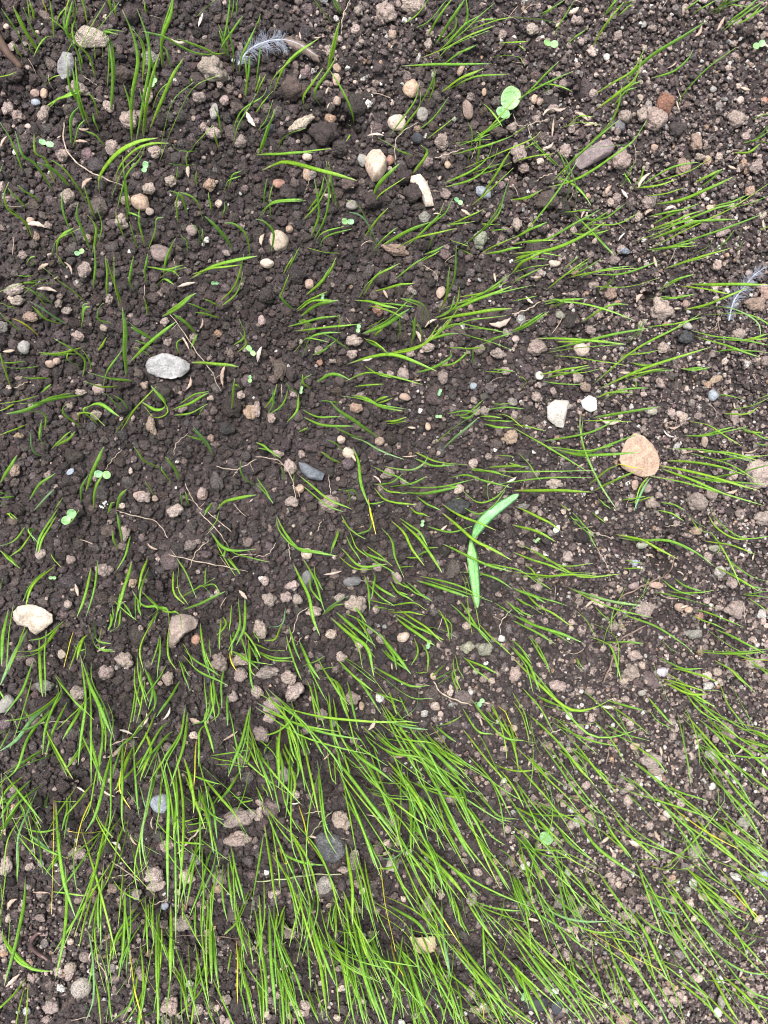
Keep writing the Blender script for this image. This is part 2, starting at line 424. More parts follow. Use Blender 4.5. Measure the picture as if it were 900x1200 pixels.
# ------------------------------------------------------------------ traced data (picture coordinates)
BLADES = '''
T 0 0
140,190 90,110 45,20 w/110,85 95,0/165,45 150,0 y/190,140 185,60 175,0/90,180 60,110 5,30/80,210 45,150/310,90 295,30 285,-20/410,60 400,0/515,55 505,0/290,270 270,180 230,110 225,50/260,170 235,100 255,0/270,190 310,110 370,10 w/300,440 270,330 255,240 w/390,395 395,250 380,130 w/405,300 395,170 370,110 435,110/460,480 465,330 485,220 470,130 430,35 w/500,290 505,180 480,120/570,240 570,140 600,50 610,-10 w/555,290 530,200 520,110/770,190 700,190 640,165 580,130 500,110/600,240 590,190 570,160/525,460 560,370 600,280 645,205 w/505,490 510,400 490,310/535,390 560,320 600,285/560,550 580,450 610,350 680,290/315,450 290,370 270,300 265,200/345,415 330,350 305,325/160,375 210,345 265,320 295,325 w/255,520 275,450 300,420/370,520 340,480 300,460/80,610 60,540 30,480 0,430/250,660 190,600 130,570 w/195,650 160,560 125,540 120,470/310,720 270,650 220,590 175,560/350,680 350,620 410,540 480,500 555,485 w/390,700 430,600 480,550 505,510/450,780 440,680 435,600/115,840 90,780 30,740 15,690 30,640/145,710 100,680 60,650/320,885 290,810 270,760 275,710/200,895 205,840 260,800 w/350,850 355,780 340,730 w/510,870 490,790 490,730/485,875 470,830 455,780/520,880 545,810 550,770 575,765/625,785 620,720 630,670/715,780 700,720 670,690 630,675/665,540 700,490 750,440 w/700,580 640,580 595,575/660,600 655,560 660,535/690,655 690,600/805,665 815,620 850,600/820,885 790,830 720,760 w/785,765 790,710/660,890 655,850 635,825/715,860 710,800/780,480 770,420 750,370/820,510 840,430 880,370 900,330/820,260 820,180 800,90/770,185 800,130 855,55/860,340 870,280 880,190/840,260 850,200 900,90/690,60 710,40 755,0/830,50 835,0/360,210 360,160/290,230 280,180
T 300 0
265,85 230,30 200,-5/295,50 270,0/0,100 15,50/60,330 90,250 140,190 220,135 w/5,390 30,350 60,320/0,340 20,290 35,260/5,460 35,420 60,350/5,550 30,490 65,385 w/250,250 270,180 290,95 w/175,385 165,340 200,290 235,240 w/75,525 100,480 175,450/0,545 80,540 205,535/20,600 60,580 110,570 230,600 355,635 w/30,740 30,680 40,625/20,760 60,710 165,700 w/55,890 60,820 30,780 0,770/180,745 220,690 240,620/190,840 220,760 215,690 205,630/285,735 270,660 255,570/210,860 230,820 310,795/440,895 410,820 370,760 325,745 b/180,870 230,885 290,890 w/380,835 420,780 465,730/410,700 430,650 505,575 w/470,480 510,420 560,350 575,290/555,550 500,525 430,485 w/580,365 610,310 635,245/550,615 600,540 580,510 w/600,490 650,450 700,410/650,325 710,280 800,240 w/630,160 680,80 740,-10 w/650,150 700,100 700,40/580,205 680,160 760,120 840,90 w/640,180 720,120 780,60 840,10/655,230 700,195 780,155 w/640,210 660,180 690,160/560,100 610,70 670,0/740,110 830,75 905,60/690,505 760,495 825,490/690,545 780,520 870,490 905,475/745,580 760,470 745,430/660,660 760,630 830,570 850,520/755,725 830,660 905,590/690,785 750,760 800,735/440,865 520,820 615,780 w/530,865 600,800 640,760 660,715/605,880 630,810/590,895 620,885 660,865 w/700,870 760,895/720,870 800,800 860,720 890,630/790,890 850,860 905,835/820,810 890,805/760,620 830,600 900,570/820,205 860,195 905,195
T 600 0
0,60 80,65 155,80 w/145,135 170,80 220,0/100,60 140,30 185,0/190,160 220,130 250,110/280,175 320,100 395,5/370,60 400,30 430,15/320,60 350,20 370,0/635,50 680,20 720,0/690,45 750,15 800,0 w/735,115 790,70 890,0/780,90 840,60 895,20/0,195 30,205 45,230/25,355 90,290 165,215/385,310 430,250 500,190 600,130 690,70 w/295,385 370,330 430,280 460,195 w/275,500 340,440 375,370 385,300/390,350 420,300 460,285/490,275 570,250 620,205 635,175/570,370 630,300 700,230 790,165/120,660 200,640 280,600 380,530 430,490 475,420 w/221,530 300,515 400,510/170,450 240,430 315,440/0,475 50,445/0,570 70,550 150,540/160,585 120,550 70,500/10,705 60,695 95,675/220,740 225,660 200,580 175,540 b/215,755 290,820 355,890 bw/250,770 330,765 400,715/220,770 290,775 330,785/0,840 60,810 125,780 w/0,860 80,845 165,845/0,893 120,880 230,840 330,780 w/390,600 420,650/410,675 450,630 465,580/440,660 520,610 590,580 660,570/495,720 600,700 700,660 780,620 w/470,690 540,680 605,660/660,660 700,630 740,595/490,790 570,750 660,715/500,810 620,770 720,730 800,715 w/480,845 570,810 660,780 790,770 w/470,880 560,870 650,850 w/480,890 640,840 760,800 900,745/720,740 820,720 900,690/700,895 750,850 780,810/810,505 860,490 905,460/845,420 870,410 905,395/780,860 810,800/870,810 905,795
T 0 300
170,80 80,95 0,125 w/230,40 210,10 195,-10/305,165 240,110 150,40/375,150 375,60 370,0/430,170 400,90 375,10/185,170 150,140 105,120/240,245 170,200 105,160 b/470,125 455,80 470,0/515,100 510,50 520,-10/540,110 580,80 610,100 w/535,40 600,50 655,40/670,80 740,40 800,20 905,0 w/585,200 640,160 690,130 w/745,200 700,180 660,165/775,180 740,160 715,150/775,180 830,130 855,55/820,315 860,280 840,220/515,210 515,170/400,240 345,220 350,180 365,165/445,430 440,330 440,260 430,180 w/455,375 520,310 620,230 w/555,305 510,280 460,250 w/690,275 660,240 610,205 w/670,320 685,290 680,275/635,350 620,310 640,290/345,335 375,285 w/530,355 500,330 470,320/290,430 300,370 270,340 190,290/270,345 200,345 140,345 w/285,385 240,370 240,330/360,465 380,400 430,330/470,440 390,430 310,410 w/140,385 80,395 20,390/40,465 20,410 0,340/180,430 120,430 75,425/145,480 180,450 w/265,480 180,500 100,540 20,555 w/140,490 60,510 0,520/50,520 0,545 w/160,610 155,560 90,540/100,590 50,610 0,630/290,605 240,570 220,540 235,520/155,705 120,690 105,620 b/180,680 220,640 250,615/300,570 310,530 350,520 420,565 w/455,545 430,510 400,490/405,625 450,560 500,510 w/500,515 550,540 580,520 530,455 w/630,520 680,490 735,475/610,560 670,550 730,520 w/700,560 715,530/670,375 770,380 840,390 w/815,545 820,490 825,430 w/850,465 820,450/750,705 730,660 680,600 b/725,650 690,640 655,630/0,800 30,750 60,700 w/300,831 330,750 365,670 w/285,870 285,820 310,770/570,750 510,720 470,670/630,790 610,740 580,705 w/410,895 420,850 445,820 w/540,840 510,790/120,895 150,860 190,820 b/190,895 220,850/760,895 800,860 900,840 w/900,810 850,770 845,720/75,270 30,230 0,200/60,185 0,165/290,250 290,180 310,165/120,70 60,70/135,280 90,240 45,220 y/50,845 0,850 w/30,890 0,860/640,880 635,830
T 300 300
95,65 130,0/80,150 100,110 115,65/130,190 100,160 80,135 w/175,140 230,90 260,40 w/140,190 190,155 250,125/155,215 210,175 290,155 w/110,250 200,225 295,210/180,285 190,240 150,230/290,265 295,205/160,360 190,290 240,270 300,270/330,330 280,295 240,275 w/220,345 250,320 290,290/360,150 390,100 440,50/345,155 400,160 500,185 w/415,125 490,105 560,95/485,85 540,40 600,0/640,200 670,140 680,40 w/590,240 580,180 510,150/370,275 450,245 540,185 w/390,255 450,220/545,315 555,270 560,210 w/585,310 580,270 565,230/380,290 430,310 460,340/470,340 550,325 600,300 640,240/320,380 400,355 500,350 635,405 w/610,300 660,250 710,190 b/635,220 700,180 715,110/640,225 760,200 900,185 w/650,205 760,160 900,105 w/700,170 800,130 900,60/690,260 760,255 850,260/715,270 820,300 900,330 w/800,300 860,280 900,270/620,270 680,245 740,240/620,385 690,380 740,340 735,320/737,380 740,330/805,405 880,410/670,320 740,325/210,445 270,415 330,435 w/345,460 380,455 450,450/480,430 430,415 380,385/150,485 145,540 110,583 w/155,465 160,440 195,415/150,485 125,470 105,445/160,540 220,565 300,565/435,640 360,590 300,550 260,510 w/300,520 260,510 225,510/335,490 390,500 440,530 515,545 w/460,590 500,585 530,580 w/380,640 320,625 270,595/330,635 380,650 430,680 520,715 b/310,690 280,660 250,645/340,670 360,720 370,800 405,895 w/0,655 30,670 60,695 w/0,800 30,830 60,870/150,770 250,850 336,890/450,740 540,755 590,730 605,700 b/555,710 620,735 700,735/415,805 480,795 515,765/410,740 480,770 550,805/510,830 600,835 720,810 w/415,815 460,860 565,875/563,845 600,870 650,895/655,680 710,630 780,570 b/690,560 740,555 800,505/670,555 740,545 780,556/800,590 850,600 905,605 w/800,575 850,580 905,580/830,520 905,520/720,820 780,865 840,850 890,800/750,745 830,760 905,780/680,780 740,770 800,790 900,815/850,700 905,705/40,560 60,520 60,470/330,880 325,830 290,820/150,620 175,605/100,790 90,740/690,860 720,850
T 600 300
0,100 40,70 110,40/0,60 60,40 130,30/0,20 60,0/0,160 40,150 90,140/110,170 180,155 255,150 w/0,270 60,240 130,195 w/180,50 235,0/285,65 400,60 520,15/515,130 560,90 640,65/620,100 720,100 900,100 w/530,45 620,20 700,0/600,190 700,165 830,110 w/470,250 560,240 670,215/240,235 340,175 410,170/400,300 450,260 465,220/80,290 200,290 400,310 w/120,340 250,320 400,310/140,350 260,360 400,385/640,280 740,310 870,355 w/700,340 780,330 900,340/300,470 450,400 600,350 700,320 w/400,440 480,410 570,400/590,395 650,400 700,390 w/390,470 405,440 410,405/115,430 200,410 280,390/110,440 180,450 250,450/295,500 350,480 425,480 w/280,570 400,550 520,530 w/240,550 240,620 260,700 310,800 370,895 b/320,685 380,650 430,630/0,590 50,600 120,615/0,600 120,670 190,710 270,760/150,680 260,700 450,690 w/120,670 250,685 360,665/20,690 50,720 100,790 w/0,825 130,825 280,830 w/280,830 360,790 440,755 w/485,780 450,840 430,895 wb/510,735 640,760 870,825 w/520,745 640,790 770,845 w/540,720 680,730 820,770 w/620,770 700,790 870,800/600,630 680,630 830,600/620,580 700,600 810,670/720,490 760,490 810,505/770,540 850,525 900,500/800,610 900,640/520,865 570,875 610,895/170,870 200,895/380,860 470,845/650,690 750,690 870,720/850,660 900,665/700,720 800,710 900,700/640,185 760,180 860,230 875,285 b/790,295 900,290 w/480,150 530,150 580,150/370,350 440,345 520,330/370,730 410,740 460,747 y/30,470 50,440 20,420
T 0 600
0,120 50,100 90,50 w/0,135 20,155 55,190 w/200,10 150,90 135,145 w/130,65 105,70 130,105 b/80,315 110,260 165,205 w/320,195 300,290 270,370 w/465,170 435,270 415,350 w/520,160 495,230 485,275 w/430,110 420,50 410,0 w/460,80 440,150 410,205 w/395,325 395,380 380,410/480,300 495,365 w/330,380 340,450 390,463 w/30,340 10,440 5,540 w/100,410 40,520 0,610 wb/210,400 140,480 60,490 w/258,420 240,480 225,545 y/118,520 80,620 15,715 w/138,440 140,540 150,650 w/200,600 200,650 100,720 15,735 w/155,700 170,790 215,885/305,650 280,700 220,800 w/240,660 190,760 160,860/195,570 250,650 330,730 w/280,500 310,600 320,700 320,870/300,530 310,600 350,680 390,780 w/345,680 360,770 350,880/370,700 370,850/310,430 290,450 270,520 w/210,650 120,720 60,800 0,840 wb/510,590 500,660 480,740/475,540 475,610 495,690/520,560 545,640 540,700 w/635,590 600,650 550,720 w/550,700 520,770 470,860/562,430 550,490 530,540/595,400 590,500 620,555/500,280 550,335 590,345 595,400 w/560,350 520,400/620,160 660,230 690,303 w/610,205 610,280 650,325/680,275 715,260 745,300/640,345 710,320 790,280 w/725,195 720,260/815,325 805,420/862,300 860,400 830,470 w/640,460 660,490 680,545/640,500 700,560 800,610 w/705,410 715,500 740,580/735,440 740,510/750,560 750,680 720,750/790,540 780,600 780,690/870,450 900,510/870,480 885,600 900,640/740,740 720,750 700,780 700,890/660,700 650,800 620,895 w/640,770 610,820 560,895/600,790 570,810 530,890/690,800 685,895 y/880,680 850,800 820,880 w/800,640 800,750 w/870,820 850,890/770,0 760,30 735,65/740,70 780,120 840,135 900,130 w/30,0 60,25/0,270 10,230/160,840 75,885/310,790 280,830 240,890/40,710 60,760/800,890 870,895/470,820 440,895 w/510,770 530,830 510,890 w/750,600 770,700 740,740/820,760 840,890
T 300 600
70,10 100,70 150,130 200,140 285,155 w/290,155 350,200 415,200/295,60 270,130/315,80 340,130 370,175/440,55 480,100 490,160 520,230 w/390,120 430,150 480,190/500,195 555,190/510,35 570,90 610,140 655,215 w/580,125 640,125/300,10 330,60 385,95/415,0 400,60 350,80/130,180 180,290 200,370 225,435 w/205,190 210,230 235,275/45,405 90,395 105,335 b/230,365 280,320 325,295 wb/260,370 330,430 390,480 415,580 w/280,350 340,400 420,470 w/370,370 400,440 420,480/380,220 395,260 400,345 w/400,240 440,270 490,300 w/470,240 500,280 555,315/530,245 570,280 620,315/470,330 550,320 600,345/400,310 470,325/540,400 600,420 660,450 w/490,370 570,430 630,470 w/555,440 570,490 545,540/430,420 500,510 545,570 w/440,480 480,520 540,560/410,540 460,570 540,610 610,610/560,565 600,565/690,570 640,605/700,500 710,540 730,585 w/725,505 770,550 825,595/640,340 670,390 680,455/720,220 735,250 745,330 760,430/680,320 780,410 830,460/780,390 850,460 900,505/840,320 900,360/720,210 800,220 850,235 900,270/650,0 700,40 770,100 830,130 900,170 w/650,110 760,160 820,190 900,210/600,50 680,70 760,50/560,240 660,270 750,300 w/105,430 130,520 160,590/150,450 190,540 225,590 w/0,490 60,520 130,525/200,560 240,550 280,545/240,580 280,600 320,720/300,540 370,600 440,710 w/320,590 340,680 360,770/440,710 500,750 605,765 b/515,725 560,690 575,620 b/0,670 130,740 250,780 370,800 w/90,740 80,800 80,895 w/40,620 100,680 200,790 240,860/90,700 120,780 150,870/450,680 540,800 600,895 w/560,760 620,830 690,895 w/520,780 580,850 640,895/400,760 480,830 560,870/600,790 660,840 740,890/725,760 780,830 830,890/750,650 820,730 880,750/300,800 350,850 410,895 w/160,770 190,850/0,820 30,870 w/270,650 290,760 330,850/440,640 500,690/850,680 880,710 900,755 y/300,500 350,550 420,600/280,820 300,895 w/200,590 220,680 240,760/140,760 160,895/380,780 430,850/500,640 540,720
T 600 600
0,45 90,70 155,105 w/210,0 250,40 290,90/280,0 330,40/20,110 100,150 180,190 285,180/0,140 120,185 200,215/0,210 120,225 200,220 310,226/40,220 90,240 140,275/0,265 60,290 120,320 w/30,260 90,330 150,360 220,410/205,270 330,310 455,330 wb/0,360 60,390 150,420 250,460 w/0,380 80,420 155,465/60,430 110,500 135,570/0,330 75,370/0,470 60,540 100,635 w/0,450 30,480 70,535/0,510 100,610 200,690 280,690 355,655 w/90,650 160,680 215,695/0,630 40,700 65,780/0,745 20,795 y/400,310 340,400 318,480 w/280,390 340,420 375,460 370,580 w/290,460 410,455/290,330 330,370 400,410/485,160 460,245 b/520,230 570,270 640,295/550,280 640,285 710,275/380,355 500,400 600,460 640,500 w/370,90 450,100 550,100 640,140 710,190 w/710,190 790,230 870,280/670,100 780,120 860,150/750,160 830,220 900,245 w/610,0 640,30 680,55/690,10 720,55 800,95 900,85/810,290 900,300/830,300 900,350/645,340 730,370 815,405/710,410 800,450 900,505 w/640,490 780,500 895,490/740,480 830,515 900,520/710,520 760,550 820,605/510,510 600,550 670,550 w/560,550 620,560 730,600 w/500,530 510,570 550,665/540,590 640,640 720,690/590,600 650,690 730,740/600,700 700,810 770,890 w/700,760 800,820 890,895 w/730,610 770,690 835,770/530,600 630,640 690,640 w/475,690 520,740 565,765/325,745 400,780 485,805 w/600,740 610,830 620,895/790,790 840,810 900,830/650,850 680,895/200,825 250,860 290,895/160,830 240,895 w/60,860 90,895/295,440 260,380 225,345 p/365,400 430,330 480,265 p/520,450 580,495/225,515 245,560/395,170 460,180
T 0 900
90,380 85,480 60,600 15,765 w/0,570 30,620 100,700 185,715 w/230,340 235,480 220,620 195,740 w/195,110 205,270 225,400 265,525 w/385,145 340,350 300,480 260,595 w/380,10 340,150 300,225 w/325,105 285,190 265,290 y/430,5 420,50 430,100 460,145 y/110,40 40,110 0,180 w/135,70 100,150 65,240 60,360 b/90,80 110,140 145,210/100,230 160,280 215,310 wb/110,140 125,200 140,290 150,370/35,510 30,620/65,250 60,400 w/250,100 240,170 225,250/330,50 280,110 230,170/185,435 300,450/500,500 420,590 385,665/350,400 345,480 345,580/440,420 435,600 415,740 w/430,570 430,700/480,420 440,440/475,20 480,100 490,175/490,60 520,165 b/545,0 505,180 500,270 515,350 b/565,0 590,100 590,300 590,470 w/610,30 620,130 610,250 w/600,160 660,250/600,480 600,600 600,750 w/660,20 680,90 680,160 w/715,80 740,200 750,300 wb/710,30 780,110 845,190 w/695,235 680,350 655,485/760,290 750,350 700,460 b/650,200 740,190/845,10 810,70 765,120 w/745,450 740,600 745,760 w/730,470 750,600 765,760 w/870,440 830,540 790,580/810,270 840,400 860,480/785,330 780,430 800,540/820,470 840,570 870,660/310,570 325,660 330,800 300,895 b/370,730 380,790 395,895/455,640 470,760 500,885 y/550,500 550,700 560,890/510,450 515,540 520,660/530,500 540,600/680,500 690,600/610,690 640,760 660,880 w/660,600 670,760 700,895 w/730,660 700,750 650,820/830,600 835,700 835,830 y/815,640 800,720/840,740 850,800 870,880/340,600 320,720 310,770/510,740 490,820 440,895/720,820 750,895/200,220 200,300 160,370/0,400 10,480/385,660 430,580/340,0 355,60 w/460,20 400,80/840,100 890,110/10,480 0,560 w/540,560 560,700 540,860/870,560 890,700
T 300 900
0,65 25,120 w/90,0 100,80/120,0 135,30 130,110 w/20,0 60,80/220,0 225,100 245,230 285,305/110,200 160,310 200,465/315,260 335,400 340,550 w/30,190 60,400 80,520 w/45,500 55,700 70,870 w/60,290 120,420 165,590/160,350 190,480 170,600/180,480 220,620 280,765 w/190,540 230,700 250,880 w/200,590 320,700 410,745 w/300,640 350,760 380,895 w/330,500 390,760 440,896 w/370,340 400,450 470,600/300,0 400,120 480,230 w/310,50 370,200 420,350 w/390,0 450,100 500,230/440,150 510,250 570,380/540,120 545,200 545,300 w/545,250 500,310 445,320 b/560,290 610,360 620,440 w/500,290 560,420 640,560/560,90 620,200 665,290/590,0 650,100 720,230 w/640,90 700,220 770,330 w/740,380 790,500 845,590/750,200 830,330 895,430 w/760,100 830,170 900,190/790,10 840,60 895,170/610,330 660,380 700,490/560,270 680,380 740,460 w/650,480 660,600 685,735 bw/460,480 560,540 620,620 w/700,480 750,590/700,590 800,730 895,870 w/620,720 720,800 800,895 w/520,660 580,800 640,895 w/490,600 540,700 600,880 w/480,650 500,760 520,880/310,440 330,580 370,690/265,470 250,570/90,620 130,760 150,890/10,440 20,580 10,700/170,780 220,895 w/435,330 460,500 490,645 y/795,820 805,895 y/820,440 900,460/150,130 165,180 185,265 y/380,60 420,90 530,100/560,640 620,750 w/650,780 700,895 w/800,800 860,895/0,560 30,700 40,880 w/240,560 300,690 330,860/400,560 450,720/620,0 700,80 760,200 w/480,0 560,90 600,180 w/670,0 760,90 w/520,150 600,260 640,380/560,480 640,600/100,500 90,620/580,640 660,740 720,895/740,640 840,760/0,720 20,895 w/100,700 110,895/280,500 330,590
T 600 900
90,0 130,60 140,140 105,185 b/0,200 40,240 80,290/160,0 250,110 340,175 w/230,0 290,60 w/0,130 100,190 180,270 w/100,20 170,80 240,160/0,30 60,110 150,220/150,190 200,260 290,330/220,160 300,280 450,385 w/300,210 350,250 420,310/350,150 400,220 520,330 w/400,30 470,80 510,130/450,0 520,50 570,100 w/540,50 620,120 700,190 w/560,135 640,195 720,245 795,285 y/720,0 800,90 900,190 w/790,70 860,140/730,20 745,60 745,125 b/600,170 640,240 680,320 w/600,340 700,430 790,510 w/550,290 650,330 760,420/720,190 800,250 900,330 w/760,420 810,470 880,540 y/40,430 150,510 240,540 340,540 bw/80,440 200,540 290,630 w/0,370 30,440 65,520 w/90,500 130,620/170,300 200,470 250,580/250,350 280,420 340,500/300,360 370,460 440,560 w/400,480 480,600 550,750 w/430,510 480,550 545,590/450,430 530,500 600,515 b/470,390 560,530 670,660 w/560,480 640,590 700,660/550,420 640,500 720,590/610,550 700,640 800,710 900,730 bw/640,480 700,560 780,640/780,610 830,605 860,570 b/510,400 550,405 590,390/570,740 650,800 740,895 w/430,690 500,800 550,895 w/350,660 430,800 500,890 w/400,780 440,870/170,680 240,800 300,895 w/0,570 90,700 170,800 w/60,640 170,750 270,880/200,640 220,710 280,790/0,700 60,800 100,895 w/20,680 60,850/0,860 15,895/310,660 340,730 360,800/690,700 740,800 800,895 w/740,730 820,800 895,895 w/800,780 870,860/740,540 800,600 890,700 w/740,480 820,540/760,330 850,410 900,470 w/160,400 190,420 250,540/640,170 720,260 800,330 w/700,100 790,200 880,270/620,380 700,500 740,560/830,380 900,430/480,420 560,560 600,640
'''
